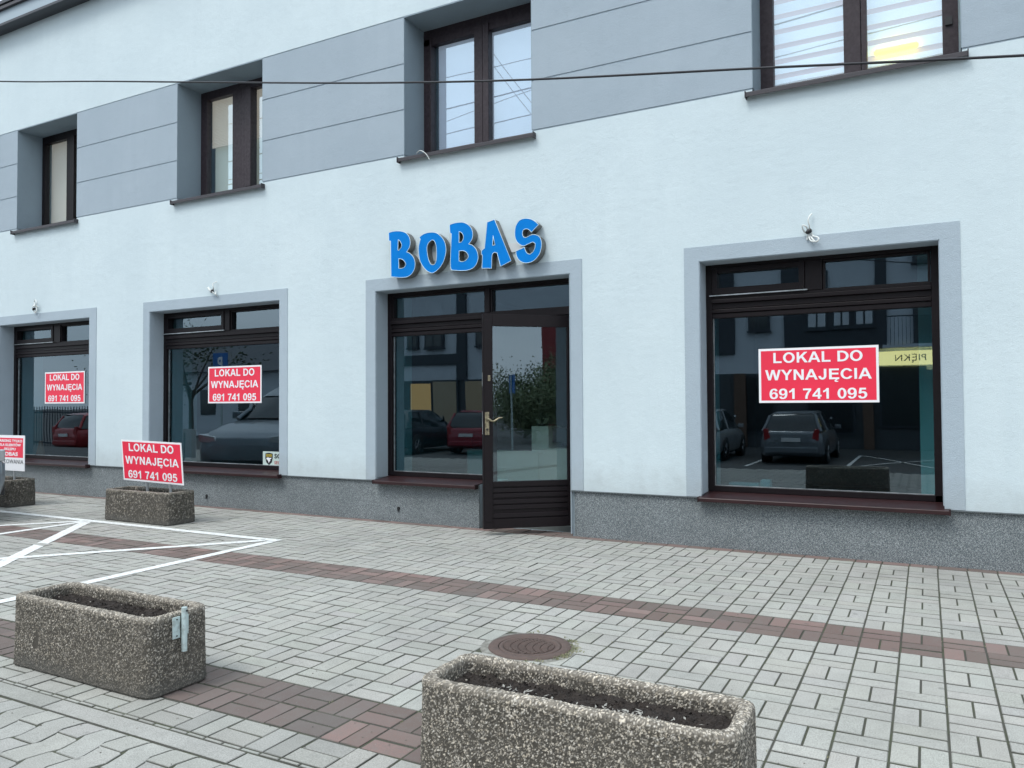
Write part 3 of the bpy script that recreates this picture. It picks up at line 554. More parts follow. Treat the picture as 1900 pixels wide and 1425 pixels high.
# painted bay lines
M_PAINT = mat('road_paint', (.68, .69, .68), .7, var=(38, (.36, .36, .34), .30, .50), bump=(80, .3, .002))
def line(mb, a, c, w, n=None):
    a, c = Vector(a), Vector(c); d = (c-a); L = d.length; d.normalize(); s = Vector((-d.y, d.x)); n = n or max(2, int(L/.05)); vs = []
    for k in range(n+1):
        p = a+d*L*k/n; e1, e2 = w/2+random.gauss(0, .0016), w/2+random.gauss(0, .0016); vs += [(*(p+s*e1), .004), (*(p-s*e2), .004)]
    mb.add(vs, [(2*k, 2*k+1, 2*k+3, 2*k+2) for k in range(n)])
b = MB(); line(b, (-12.5, -1.31), (-4.83, -1.31), .085); o = b.build('parking_line', M_PAINT); tag(o, kind='structure')
for off, pts in ((.0014, [((-4.865, -1.36), (-4.80, -4.25))]), (.0006, [((-7.36, -1.35), (-5.0, -4.0))]), (.0020, [((-4.95, -1.35), (-7.3, -4.2))]), (.0011, [((-7.38, -1.36), (-7.31, -4.25))]), (.0017, [((-7.42, -1.36), (-9.85, -4.2))]), (.0005, [((-9.9, -1.36), (-9.85, -4.2))])):
    b = MB()
    for p, q in pts: line(b, p, q, .085 if off != .0006 else .10)
    o = b.build('parking_line', M_PAINT); o.location.z = off-.002; tag(o, kind='structure')
# lines of the bays across the street (they mirror in the shop windows)
b = MB()
for x in (-9.6, -7.0, -4.4, -1.9, .7, 3.3):
    line(b, (x, -15.2), (x, -20.5), .1, 4)
line(b, (-24, -15.15), (8, -15.15), .1, 4); line(b, (-1.9, -15.3), (.7, -20.4), .1, 4); line(b, (.7, -15.3), (-1.9, -20.4), .1, 4)
b.v = [(x, y, -.588) for x, y, z in b.v]; tag(b.build('parking_line', M_PAINT), kind='structure')
# ---------------------------------------------------------------- manhole
M_IRON = mat('rusty_iron', (.105, .070, .060), .85, .0, var=(22, (.075, .055, .048), .3, .7), bump=(60, .4, .003))
mh = empty('manhole_cover', (MH[0], MH[1], 0), R(12), label='round rusty iron manhole cover in the paving behind the front planter', cat='manhole cover')
b = MB(); b.lathe([(.150, -.02), (.150, .003), (.153, .005), (.193, .005), (.197, .0), (.197, -.02)], 48); b.build('rim', M_IRON, mh)
b = MB(); b.lathe([(0, .0005), (.128, .0005), (.130, .005), (.144, .005), (.147, .001), (.147, -.02)], 48)
for k in range(-9, 10):
    yy = k*.0135; hw = math.sqrt(max(0, .122**2-yy**2)); x = -hw
    while x < hw-.012:
        L = min(.036, hw-x); b.box(x, x+L-.006, yy-.0045, yy+.0045, 0, .0052); x += .036
for s in (-1, 1): b.lathe([(0, .007), (.007, .007), (.009, .0)], 8, (s*.075, s*.07, 0))
b.build('lid', M_IRON, mh)
M_CONC = mat('patch_concrete', (.27, .265, .24), .9, var=(30, (.10, .095, .08), .3, .7), bump=(60, .6, .006))
b = MB(); b.lathe([(.190, -.0012), (.235, -.0012), (.24, -.02)], 40); cc = b.build('manhole_surround', M_CONC, mh)
M_WEED = mat('dry_weed', (.17, .19, .09), .8, var=(40, (.36, .34, .22), .4, .6))
def tuft(mb, x, y, n, h, sp):
    for k in range(n):
        a = random.uniform(0, 6.28); r = random.random()*sp; px, py = x+r*math.cos(a), y+r*math.sin(a); a2 = random.uniform(0, 6.28); l = h*random.uniform(.4, 1.1); w = .0016
        dx, dy = math.cos(a2), math.sin(a2); t = random.uniform(.2, .9)
        mb.add([(px-dy*w, py+dx*w, -.006), (px+dy*w, py-dx*w, -.006), (px+dx*l*t*.4, py+dy*l*t*.4, l*.6), (px+dx*l*t, py+dy*l*t, l*.75)], [(0, 1, 2), (2, 1, 3)])
b = MB()
for k in range(60):
    a = R(random.choice([random.uniform(-75, 60), random.uniform(20, 120), random.uniform(-75, 20), random.uniform(-30, 20)])); r = random.uniform(.198, .225)+(.03*random.random() if random.random() < .3 else 0)
    tuft(b, MH[0]+r*math.cos(a), MH[1]+r*math.sin(a), 8, .013, .016)
for k in range(90):
    i = random.randint(-30, 8); j = random.randint(0, 22); x, y = i*C+.049, Y0-random.uniform(0, 24)*C
    tuft(b, x, y, random.randint(2, 8), .006, .012)
for k in range(60): tuft(b, random.uniform(-6, 3), -.082+random.gauss(0, .006), 5, .007, .012)
o = b.build('weeds', M_WEED, recalc=False); tag(o, kind='stuff')
# litter: small pebbles and crumbs
b = MB()
for k in range(260):
    x, y = random.uniform(-7, 2), random.uniform(-4.8, -.1)
    if k < 120: x, y = random.uniform(-3.9, -.1), random.uniform(-4.6, -3.5)
    r = random.uniform(.0012, .0035); b.lathe([(0, r*.9), (r, r*.2), (r*.8, 0)], 5, (x, y, .001), smooth=False)
tag(b.build('grit', mat('grit', (.22, .20, .17), .9, var=(3, (.05, .045, .04), .4, .6)), recalc=False), kind='stuff')
# ---------------------------------------------------------------- planters
def planter_mat(name, dirt):
    m = bpy.data.materials.new(name); m.use_nodes = True; t = m.node_tree; p = t.nodes['Principled BSDF']; p.inputs['Roughness'].default_value = .85; p.inputs['Specular IOR Level'].default_value = .3
    co = nd(t, 'ShaderNodeTexCoord').outputs['Object']; at = nd(t, 'ShaderNodeAttribute', attribute_name='tone')
    n = nd(t, 'ShaderNodeTexNoise', Scale=4., Detail=7., Roughness=.7); t.links.new(co, n.inputs['Vector'])
    sx = nd(t, 'ShaderNodeSeparateXYZ'); t.links.new(co, sx.inputs[0])
    n2 = nd(t, 'ShaderNodeTexNoise', Scale=160., Detail=2.); t.links.new(co, n2.inputs['Vector'])
    c = mixc(t, mr_(t, n.outputs['Fac'], .42, .68, 0, .55), at.outputs['Color'], dirt)
    c = mixc(t, mr_(t, n2.outputs['Fac'], .4, .7, 0, .25), c, (.05, .045, .04))
    # splashed soil band at the foot: real dirt, edge broken by noise
    ad = nd(t, 'ShaderNodeMath', operation='MULTIPLY_ADD'); ad.inputs[1].default_value = .16; t.links.new(n.outputs['Fac'], ad.inputs[0]); t.links.new(sx.outputs[2], ad.inputs[2])
    c = mixc(t, mr_(t, ad.outputs[0], .16, .09, 0, .75), c, (.085, .082, .075))
    t.links.new(c, p.inputs['Base Color'])
    b = nd(t, 'ShaderNodeBump', Strength=.5, Distance=.002); t.links.new(n2.outputs['Fac'], b.inputs['Height']); t.links.new(b.outputs[0], p.inputs['Normal']); return m
M_P1 = planter_mat('pebble_concrete', (.10, .09, .075)); M_P2 = planter_mat('old_pebble_concrete', (.07, .065, .055))
M_SOIL = mat('soil', (.030, .022, .017), .95, var=(30, (.012, .009, .008), .3, .7), bump=(70, .8, .01))
def rrect(L, Wd, r, step):
    pts = []; 
    def seg(a, c): 
        n = max(1, int(math.dist(a, c)/step)); return [(a[0]+(c[0]-a[0])*k/n, a[1]+(c[1]-a[1])*k/n) for k in range(n)]
    cs = [(L/2-r, -Wd/2+r, -90), (L/2-r, Wd/2-r, 0), (-L/2+r, Wd/2-r, 90), (-L/2+r, -Wd/2+r, 180)]
    for q in range(4):
        cx, cy, a0 = cs[q]; n = max(3, int(r*1.57/step))
        arc = [(cx+r*math.cos(R(a0+90*k/n)), cy+r*math.sin(R(a0+90*k/n))) for k in range(n+1)]; nx = cs[(q+1) % 4]; e = (nx[0]+r*math.cos(R(nx[2])), nx[1]+r*math.sin(R(nx[2])))
        pts += arc[:-1]+seg(arc[-1], e)
    return pts
def planter(name, loc, rz, L, Wd, H, step, label, mtl, bright, seed, peb=190.):
    rim, rr_ = .043, .05; root = empty(name, loc, R(rz), label=label, cat='planter', group='concrete planters on the forecourt')
    base = rrect(L, Wd, rr_, step); n = len(base)
    # profile: (inset, z) from foot, up the outer face, over the rim, down inside
    prof = [(.008, 0), (.002, .006)]; z = .006+step
    while z < H-.014: prof.append((.000+(.006*(z/H)), z)); z += step
    for k in range(0, 6): a = R(k*18); prof.append((.006+.012*(1-math.cos(a)), H-.012+.012*math.sin(a)))
    w = .018+step
    while w < rim-.012: prof.append((w, H)); w += step
    for k in range(0, 6): a = R(k*18); prof.append((rim-.012+.012*math.sin(a), H-.012+.012*math.cos(a)))
    z = H-.012-step
    while z > H-.10: prof.append((rim+.15*(H-z)*.2, z)); z -= step
    vs, fs = [], []
    for ins, z in prof:
        sx, sy = (L/2-ins)/(L/2), (Wd/2-ins)/(Wd/2)
        vs += [Vector((x*sx, y*sy, z)) for x, y in base]
    m = len(prof); fs = [(i*n+k, i*n+(k+1) % n, (i+1)*n+(k+1) % n, (i+1)*n+k) for i in range(m-1) for k in range(n)]
    # smooth normals estimate
    nv = []
    for i in range(m):
        for k in range(n):
            a = vs[i*n+(k+1) % n]-vs[i*n+(k-1) % n]; c = vs[min(i+1, m-1)*n+k]-vs[max(i-1, 0)*n+k]; q = a.cross(c); nv.append(q.normalized() if q.length > 1e-12 else Vector((0, 0, 1)))
    cols = []; sv = Vector((seed*3.1, seed*1.7, 0)); new = []
    rnd = random.Random(seed)
    for v, q in zip(vs, nv):
        s = peb*(1+.25*noise.noise(v*9+sv))
        d, pts = noise.voronoi(v*peb+sv*10); e = d[1]-d[0]; hsh = noise.noise(pts[0]*7.31+sv); hs2 = noise.noise(pts[0]*3.77-sv)
        big = noise.noise(v*7+sv)*.0026+noise.noise(v*26-sv)*.0012
        hump = min(1, e*2.6); bare = 1 if noise.noise(v*14+sv*2) > .62 else 0
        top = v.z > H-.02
        hgt = hump*.0024*(.25 if bare else 1)*(1 if hsh > -.32 else .35)
        if v.z > .004: new.append(v+q*(hgt+big-.0012))
        else: new.append(Vector(v))
        cem = .062 if not top else .18  # rim toned lighter than the sides, overhead light put into the colour
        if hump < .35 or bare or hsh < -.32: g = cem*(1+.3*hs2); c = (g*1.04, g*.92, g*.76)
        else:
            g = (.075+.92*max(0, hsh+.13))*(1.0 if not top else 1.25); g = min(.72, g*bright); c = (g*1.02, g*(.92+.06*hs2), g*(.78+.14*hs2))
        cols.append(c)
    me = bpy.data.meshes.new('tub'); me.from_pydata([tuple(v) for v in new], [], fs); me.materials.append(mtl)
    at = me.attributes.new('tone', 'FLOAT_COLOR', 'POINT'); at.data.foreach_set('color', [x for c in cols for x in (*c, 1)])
    me.polygons.foreach_set('use_smooth', [True]*len(fs)); tub = bpy.data.objects.new('tub', me); COL.objects.link(tub); tub.parent = root
    # soil
    sm = MB(); nx, ny = int(L/(step*1.6)), int(Wd/(step*1.6)); lx, ly = L/2-rim+.006, Wd/2-rim+.006; zs = H-.055
    gv = []
    for j in range(ny+1):
        for i in range(nx+1):
            x, y = -lx+2*lx*i/nx, -ly+2*ly*j/ny; v = Vector((x, y, 0))+sv
            h = noise.noise(v*11)*.014+noise.noise(v*34)*.011+abs(noise.noise(v*85))*.010+noise.noise(v*150)*.004; gv.append((x, y, zs+h))
    sm.add(gv, [(j*(nx+1)+i, j*(nx+1)+i+1, (j+1)*(nx+1)+i+1, (j+1)*(nx+1)+i) for j in range(ny) for i in range(nx)])
    for k in range(420 if step < .005 else 40):   # clods
        x, y = rnd.uniform(-lx+.02, lx-.02), rnd.uniform(-ly+.01, ly-.01); r = rnd.uniform(.002, .006); c = Vector((x, y, zs+rnd.uniform(.004, .012)))
        sm.add([c+Vector((rnd.uniform(-1, 1), rnd.uniform(-1, 1), rnd.uniform(-.8, .8)))*r*1.3 for _ in range(6)], [(0, 1, 2), (3, 4, 5), (0, 3, 4), (1, 4, 5), (2, 5, 3), (0, 2, 5)])
    so_ = sm.build('soil', M_SOIL, root, recalc=False)
    st = MB()
    for k in range(9 if step < .005 else 3):
        x, y = rnd.uniform(-lx+.03, lx-.03), rnd.uniform(-ly+.02, ly-.02); r = rnd.uniform(.0025, .006); st.lathe([(0, r*.7), (r*.8, r*.4), (r, 0), (.6*r, -r*.6)], 7, (x, y, zs+.010))
    tag(st.build('stone', mat('soil_stone', (.30, .27, .23), .8), so_), kind='stuff')
    return root
pf = planter('planter', (-.905, -4.065, 0), .6, .965, .300, .318, .0025, 'large pale exposed-aggregate planter in the foreground, cut by the bottom edge', M_P1, 1.12, 1)
lf = MB(); rn = random.Random(5)
for k in range(80):
    x = rn.gauss(.12 if k % 3 else -.22, .09 if k % 3 else .05); y = rn.gauss(-.01, .022); a = rn.uniform(0, 3.1); l = rn.uniform(.004, .013); w = l*.35; z = .274+rn.random()*.006; dx, dy = math.cos(a)*l, math.sin(a)*l
    lf.add([(x-dx, y-dy, z), (x+dy*.3, y-dx*.3, z+rn.uniform(-.002, .003)), (x+dx, y+dy, z+rn.uniform(-.002, .004)), (x-dy*.3, y+dx*.3, z)], [(0, 1, 2, 3)])
tag(lf.build('dry_leaf_litter', mat('leaf_litter', (.27, .26, .235), .8), pf, recalc=False), kind='stuff')
pl = planter('planter', (-3.150, -4.010, 0), -.4, .950, .300, .312, .0027, 'exposed-aggregate planter with a metal bracket at its end, left foreground', M_P1, .88, 2)
planter('planter', (-6.855, -1.03, 0), 0, .975, .335, .312, .007, 'dark weathered planter with the tilted rental sign standing in it', M_P2, .55, 3, 90.)
planter('planter', (-9.655, -.945, 0), 0, .98, .33, .312, .007, 'dark weathered planter below the parking notice at the left edge', M_P2, .45, 4, 90.)
M_GALV = mat('galvanised', (.50, .60, .60), .5, .2, var=(26, (.20, .21, .19), .25, .5), bump=(40, .3, .002))
b = MB(); x = .475
b.box(x+.004, x+.009, -.048, -.014, .215, .300); b.box(x+.004, x+.009, .004, .026, .222, .300)
b.tube([(x+.020, -.003, .335), (x+.020, -.003, .16)], .0115, 10)
br = b.build('bracket', M_GALV, pl)
for r_, dx, yy, zz in ((.0045, .0308, -.001, .322), (.003, .009, -.03, .225), (.003, .009, -.03, .29)): b = MB(); b.lathe([(0, 0), (r_, 0), (r_, .003), (0, .003)], 8, (x+dx, yy, zz), 'x'); b.build('bolt_hole', M_BLK, br)
# ---------------------------------------------------------------- cables
M_CABLE = mat('cable_black', (.012, .013, .018), .6)
def sub(pts, k=6):
    pts = [Vector(p) for p in pts]; o = []
    for i in range(len(pts)-1):
        p0, p1, p2, p3 = pts[max(i-1, 0)], pts[i], pts[i+1], pts[min(i+2, len(pts)-1)]
        for j in range(k):
            t = j/k; o.append(.5*((2*p1)+(p2-p0)*t+(2*p0-5*p1+4*p2-p3)*t*t+(3*p1-p0-3*p2+p3)*t**3))
    return o+[pts[-1]]
b = MB(); b.tube(sub([(-15, -2.5, 5.75), (-9.5, -2.5, 4.47), (-6.824, -2.5, 3.88), (-5.461, -2.5, 3.604), (-3.738, -2.5, 3.246), (-2.781, -2.5, 3.053), (-1.832, -2.5, 2.879), (-.64, -2.5, 2.69), (.368, -2.5, 2.528), (2.5, -2.5, 2.2), (5, -2.5, 1.95)]), .0056, 6)
tag(b.build('overhead_cable', M_CABLE), 'thin black overhead cable stretched in front of the upper windows', 'cable')
for i, (y, z, dz, r) in enumerate(((-10.5, 7.6, .06, .012), (-11.5, 8.3, -.05, .02), (-12, 9.3, .05, .014), (-13, 10.6, .08, .02), (-13.6, 11.5, -.03, .012), (-12.6, 6.9, .03, .014))):
    b = MB(); b.tube([(x, y+.02*x, z+dz*x*.3+.0012*(x+10)**2) for x in range(-44, 31, 3)], r, 5)
    tag(b.build('overhead_cable', M_CABLE), 'black street cable mirrored in the upper window panes, %s of six' % ('fourth highest', 'third highest', 'second thickest', 'second highest', 'topmost', 'lowest')[i], 'cable', 'cables mirrored in the upper windows')
for i, (a, c) in enumerate((((-14, -10, 16.4), (-6.3, -10, 5.3)), ((-13.8, -10.05, 16.45), (-5.9, -10.05, 5.0)), ((-24, -10.3, 7.2), (2, -10.3, 10.6)))):
    b = MB(); a, c = Vector(a), Vector(c); b.tube([a.lerp(c, k/8)-Vector((0, 0, .25*math.sin(math.pi*k/8))) for k in range(9)], .009, 5)
    tag(b.build('overhead_cable', M_CABLE), 'thin street cable mirrored in the upper windows, %s' % ('left one of the steep pair', 'right one of the steep pair', 'sloping gently')[i], 'cable', 'cables mirrored in the upper windows')
M_WIRE = mat('white_wire', (.62, .64, .62), .5); 
def bundle(loops, dx, dz, label, sy=1., sx=1.):
    e = empty('cable_bundle', (-.75+dx, 0, 2.42+dz), label=label, cat='cable')
    for l in loops:
        b = MB(); b.tube(sub([((x+.75)*sx, -.016-.035*sy*math.sin(math.pi*k/(len(l)-1)), z-2.42) for k, (x, z) in enumerate(l)], 5), .0058, 7); b.build('wire', M_WIRE, e)
    b = MB(); b.tube([(-.022*sx, -.035, -.008), (-.002, -.04, .002), (.014*sx, -.035, .012)], [.012, .019, .013], 8); b.build('tape', M_BLK, e)
    return e
LP = [[(-0.732, 2.557), (-0.747, 2.532), (-0.755, 2.501), (-0.748, 2.464), (-0.75, 2.43)], [(-0.781, 2.416), (-0.796, 2.446), (-0.793, 2.469), (-0.769, 2.457), (-0.763, 2.431)], [(-0.759, 2.411), (-0.749, 2.367), (-0.734, 2.345), (-0.713, 2.34), (-0.728, 2.365), (-0.752, 2.404)], [(-0.741, 2.423), (-0.725, 2.387), (-0.696, 2.373), (-0.683, 2.357), (-0.694, 2.34), (-0.715, 2.344), (-0.739, 2.377), (-0.755, 2.407)], [(-0.765, 2.397), (-0.768, 2.363)]]
bundle(LP, 0, 0, 'white cable bundle tied with black tape above the right shop window')
bundle([[(-.70, 2.53), (-.735, 2.50), (-.725, 2.46), (-.76, 2.44)], [(-.86, 2.47), (-.82, 2.46), (-.78, 2.43), (-.73, 2.40), (-.69, 2.36)], [(-.84, 2.475), (-.79, 2.45), (-.74, 2.41), (-.70, 2.37)], [(-.69, 2.36), (-.68, 2.38), (-.72, 2.42)]], -6.37, .02, 'white cable bundle hanging from the wall above the window left of the door')
bundle([[(-.78, 2.52), (-.72, 2.54), (-.69, 2.49), (-.73, 2.46), (-.78, 2.52)], [(-.76, 2.50), (-.76, 2.44), (-.77, 2.38)], [(-.74, 2.47), (-.70, 2.42), (-.69, 2.38), (-.73, 2.37), (-.75, 2.42)], [(-.78, 2.46), (-.75, 2.46), (-.70, 2.45)]], -9.79, .03, 'white looped cable bundle above the leftmost shop window', 1, 1.25)
b = MB(); b.tube(sub([(-4.31, -.03, 3.575), (-4.24, -.07, 3.578), (-4.17, -.085, 3.535), (-4.13, -.08, 3.475)], 5), .004, 6); tag(b.build('loose_wire', M_WIRE), 'short white wire curling over the sill of the upper window above the sign', 'wire')
# ---------------------------------------------------------------- inside the shop
M_CAB = mat('pale_green_laminate', (.70, .80, .72), .4); M_DK = mat('dark_shelf', (.05, .055, .06), .4)
e = empty('display_counter', (-3.8, 1.6, .03), label='pale green shop counter seen through the open door glass', cat='counter')
b = MB(); b.box(-.95, -.02, 0, .5, 0, .56); b.box(-.015, 1.2, 0, .5, 0, .62); b.build('cabinet', M_CAB, e, .004)
b = MB(); b.box(-.95, .05, -.01, .45, .56, .58); b.box(-.12, .09, .03, .4, .58, .86); b.box(.5, 1.2, .1, .5, .62, .68); b.build('shelf', M_CAB, e, .003)
b = MB(); b.box(-.62, -.13, .1, .45, .58, .82); b.box(-.95, -.66, .1, .45, .58, .78); b.box(.1, 1.2, .12, .5, .68, .84); b.build('drawer', M_DK, e, .003)
e = empty('potted_plant', (-3.84, 1.75, .89), label='small spiky potted plant standing on the counter behind the door', cat='plant')
b = MB()
for k in range(26):
    a = random.uniform(0, 6.28); t = random.uniform(.03, .10); b.tube([(t*.4*math.cos(a), t*.3*math.sin(a), 0), (t*math.cos(a), t*.6*math.sin(a), .07+random.random()*.03)], [.004, .002], 4)
b.build('leaf', mat('pale_spike', (.40, .46, .36), .7), e)
b = MB(); b.lathe([(0, 0), (.05, 0), (.06, .03), (.055, .03), (0, .02)], 14, (0, 0, -.0)); b.build('pot', M_DK, e)
e = empty('traffic_cone', (-11.27, .5, .40), label='small faded orange and white cone behind the leftmost shop window', cat='cone')
b = MB(); b.lathe([(.085, 0), (.085, .015), (.068, .018), (.02, .25), (.0, .25)], 20); b.build('cone_body', mat('faded_orange', (.55, .16, .10), .6), e)
b = MB(); b.lathe([(.052, .085), (.040, .130)], 20); b.build('white_band', M_SW, e)
b = MB(); b.box(-11.5, -11.0, .42, .62, .38, .399); bp(b, 'window_board', M_INNER)
e = empty('cardboard_tray', (-1.32, .55, .40), label='pale folded tray lying inside the right shop window at lower left', cat='tray')
b = MB(); b.box(-.17, .08, -.05, .05, .02, .07); b.build('tray', mat('pale_card', (.42, .48, .46), .7), e, .01); b = MB(); b.box(.09, .17, -.05, .06, .02, .10); b.build('box', mat('pale_card', (.42, .48, .46), .7), e, .008)
b = MB(); b.box(-1.6, .1, .42, .68, .38, .399); bp(b, 'window_board', M_INNER)
# ---------------------------------------------------------------- cars
M_TYRE = mat('tyre', (.018, .018, .019), .8); M_RIM = mat('rim_metal', (.35, .37, .39), .35, .8); M_CG = mat('car_glass', (.012, .018, .022), .05, spec=.9)
M_LAMPR = mat('red_lamp', (.30, .012, .015), .2, coat=.8); M_LAMPW = mat('clear_lamp', (.45, .48, .50), .15, .3, coat=.8); M_PLATE = mat('plate_white', (.65, .66, .66), .5); M_TRIM = mat('black_trim', (.02, .02, .022), .6)
def car(name, label, loc, rz, paint, L=4.2, Wd=1.72, H=1.45, est=True, group='parked cars mirrored in the shop windows'):
    """local +x is the nose; origin on the ground at mid-length"""
    e = empty(name, loc, R(rz), label=label, cat='car', group=group); h = L/2; w = Wd/2
    st = [(-h, .42, .62, .72), (-h+.03, .28, .88, .86), (-h+.15, .22, .93, .95), (-h*.6, .20, .95, 1.), (0, .18, .93, 1.), (h*.35, .20, .92, 1.), (h*.62, .22, .86, .98), (h-.25, .22, .74, .92), (h-.07, .24, .66, .80), (h, .32, .56, .62)]
    st = [Vector(s) for s in st]; fine = []
    for i in range(len(st)-1):
        for k in range(4): fine.append(st[i].lerp(st[i+1], k/4))
    fine.append(st[-1]); vs = []; n = 14
    arches = (-h*.62, h*.60)
    for x, zl, zb, ww in fine:
        W2 = w*ww; mid = (zl+zb)/2
        ring = [(-W2*.80, zb), (-W2*.93, zb-.03), (-W2*.985, mid+.13), (-W2, mid), (-W2*.985, zl+.08), (-W2*.9, zl), (-W2*.5, zl-.01)]
        ring = ring+[(-y, z) for y, z in reversed(ring)]
        vs += [(x, y, z) for y, z in ring]
    b = MB(); m = len(fine); b.add(vs, [(i*n+k, i*n+(k+1) % n, (i+1)*n+(k+1) % n, (i+1)*n+k) for i in range(m-1) for k in range(n)], True); b.add(vs[:n], [tuple(range(n))]); b.add(vs[-n:], [tuple(range(n))])
    body = b.build('body', paint, e)
    # cabin
    xr = -h+.12 if est else -h+.55; xf = h*.42; zt = H
    prof = [(xr, .90, .86), (xr+.10, zt-.30, .80), (xr+.28, zt-.06, .72), (xr+.55, zt, .70), (0, zt+.01, .70), (xf-.75, zt-.03, .70), (xf-.45, zt-.16, .74), (xf, .93, .84)]
    vs = []
    for x, z, ww in prof: vs += [(x, -w*.93, .90), (x, -w*ww-(.0), z-.05), (x, -w*ww+.12, z), (x, w*ww-.12, z), (x, w*ww, z-.05), (x, w*.93, .90)]
    b = MB(); b.add(vs, [(i*6+k, i*6+k+1, (i+1)*6+k+1, (i+1)*6+k) for i in range(len(prof)-1) for k in range(5)], True); b.build('window', M_CG, e)
    b = MB(); rv = []
    for x, z, ww in prof[2:7]: rv += [(x, -w*ww-.004, z-.045), (x, -w*ww+.12, z+.008), (x, w*ww-.12, z+.008), (x, w*ww+.004, z-.045)]
    b.add(rv, [(i*4+k, i*4+k+1, (i+1)*4+k+1, (i+1)*4+k) for i in range(4) for k in range(3)], True)
    for s in (-1, 1):
        for ia, ib, rr2 in ((0, 2, .05), (6, 7, .035)):
            A, B_ = prof[ia], prof[ib]; b.tube([(A[0], s*w*.90, .90 if ia == 0 else A[1]-.05), ((A[0]+B_[0])/2, s*w*(A[2]+B_[2])/2, (A[1]+B_[1])/2-.03), (B_[0], s*w*B_[2] if ib != 7 else s*w*.90, B_[1]-.05 if ib != 7 else .92)], rr2, 6)
        b.tube([(xr+1.15, s*w*.94, .90), (xr+1.18, s*w*.72, zt-.05)], .028, 6)
    b.build('roof', paint, e)
    for ax in arches:
        for s in (-1, 1):
            b = MB(); b.lathe([(.20, -.11), (.30, -.11), (.315, -.08), (.315, .08), (.30, .11), (.20, .11)], 24, (ax, s*(w-.10), .315), 'y'); wl = b.build('wheel', M_TYRE, e)
            b = MB(); b.lathe([(0, .10), (.05, .105), (.06, .07), (.20, .095), (.20, -.095), (.06, -.07), (.05, -.105), (0, -.10)], 20, (ax, s*(w-.10), .315), 'y')
            for k in range(5):
                a = 2*math.pi*k/5; b.tube([(ax+.05*math.cos(a), s*(w-.10)+s*.10, .315+.05*math.sin(a)), (ax+.19*math.cos(a), s*(w-.10)+s*.105, .315+.19*math.sin(a))], .022, 5)
            b.build('rim', M_RIM, wl)
            b = MB(); b.lathe([(.33, .0), (.365, .0), (.365, .02), (.33, .02)], 24, (ax, s*(w)-(.01 if s > 0 else .01), .315), 'y'); b.build('wheel_arch', M_TRIM, e)
    for s in (-1, 1):
        b = MB(); b.prism([(s*w*.62, .66), (s*w*.84, .66), (s*w*.86, .98), (s*w*.72, .98)], 'x', -h+.012, -h+.16); b.build('tail_light', M_LAMPR, e, .01)
        b = MB(); b.prism([(s*w*.45, .58), (s*w*.80, .60), (s*w*.82, .72), (s*w*.52, .68)], 'x', h-.22, h-.035); b.build('headlight', M_LAMPW, e, .015)
        b = MB(); b.box(xf-.35, xf-.20, s*w*.98, s*(w+.15), .92, 1.04) if s > 0 else b.box(xf-.35, xf-.20, -(w+.15), -w*.98, .92, 1.04); b.build('side_mirror', paint, e, .02)
    b = MB(); b.box(-h-.02, -h+.10, -w*.82, w*.82, .30, .48); b.build('rear_bumper', paint, e, .03)
    b = MB(); b.box(-h-.026, -h-.0, -.26, .26, .62, .73); b.build('number_plate', M_PLATE, e)
    b = MB(); b.box(h-.04, h+.012, -w*.55, w*.55, .24, .34); b.build('grille', M_TRIM, e, .01)
    return e
PT = lambda n, c: mat(n, c, .35, .35, coat=.7)
car('parked_car', 'silver car at the far left edge, only its front corner showing beside a planter', (-9.42, -3.50, 0), 73.5, PT('silver_paint', (.24, .28, .32)), 4.25, 1.74, 1.45, group='parked cars at the forecourt')
car('parked_car', 'dark silver estate car mirrored in the right shop window', (-3.35, -18.3, -.60), 90+180, PT('grey_paint', (.16, .18, .20)), 4.4, 1.75)
car('parked_car', 'light silver hatchback mirrored at the left side of the right shop window', (-6.2, -18.4, -.60), 270, PT('light_paint', (.34, .36, .38)), 4.0, 1.7, 1.5)
car('parked_car', 'red hatchback mirrored in the window beside the open door', (-14.0, -17.9, -.60), 266, PT('red_paint', (.26, .012, .028)), 4.0, 1.68, 1.52)
car('parked_car', 'black car mirrored left of the red hatchback', (-16.5, -16.9, -.60), 268, PT('black_paint', (.012, .016, .025)), 4.4, 1.78, 1.5)
car('parked_car', 'red car mirrored behind railings in the leftmost shop window', (-27.5, -12.5, -.57), 270, PT('red_paint2', (.30, .015, .02)), 4.1, 1.7, 1.45)
# ---------------------------------------------------------------- across the street
OB = empty('opposite_building', (-8, -24.4, -.6), label='white and dark building across the street, mirrored in the shop windows', cat='building')
def ob(mb, name, m, bv=0, **k): o = mb.build(name, m, None, bv); o.parent = OB; o.matrix_parent_inverse = Matrix.Translation((8, 24.4, .6)); return tag(o, **k)
M_OW = mat('far_white', (.60, .66, .72), .85, var=(.6, (.52, .58, .64), .3, .7)); M_OD = mat('far_dark_cladding', (.035, .045, .06), .6); M_OG = mat('far_glass', (.03, .04, .045), .1, spec=.8)
YF = -24.4
b = MB(); b.box(-25, 9, -34, YF, -.6, 9.2); ob(b, 'wall', M_OW)
b = MB(); b.box(-25, -19.3, YF, YF+.12, 3.0, 3.5); b.box(-19.45, -18.95, YF, YF+.15, 2.25, 7.0); b.box(-4.74, -1.2, YF, YF+.15, 3.05, 4.6); b.box(-3.2-.1, -3.2+.0, YF, YF+.1, 4.6, 6.1); b.box(-1.55, -1.17, YF, YF+.12, 4.6, 9.0); b.box(-7.4, -6.6, YF, YF+.12, 3.0, 9.0); b.box(-4.82, -4.0, YF, YF+.12, 4.6, 9.0); b.box(-13.5, -12.6, YF, YF+.12, 3.0, 9.); b.box(1.5, 2.4, YF, YF+.12, 2.3, 9.)
ob(b, 'dark_cladding', M_OD)
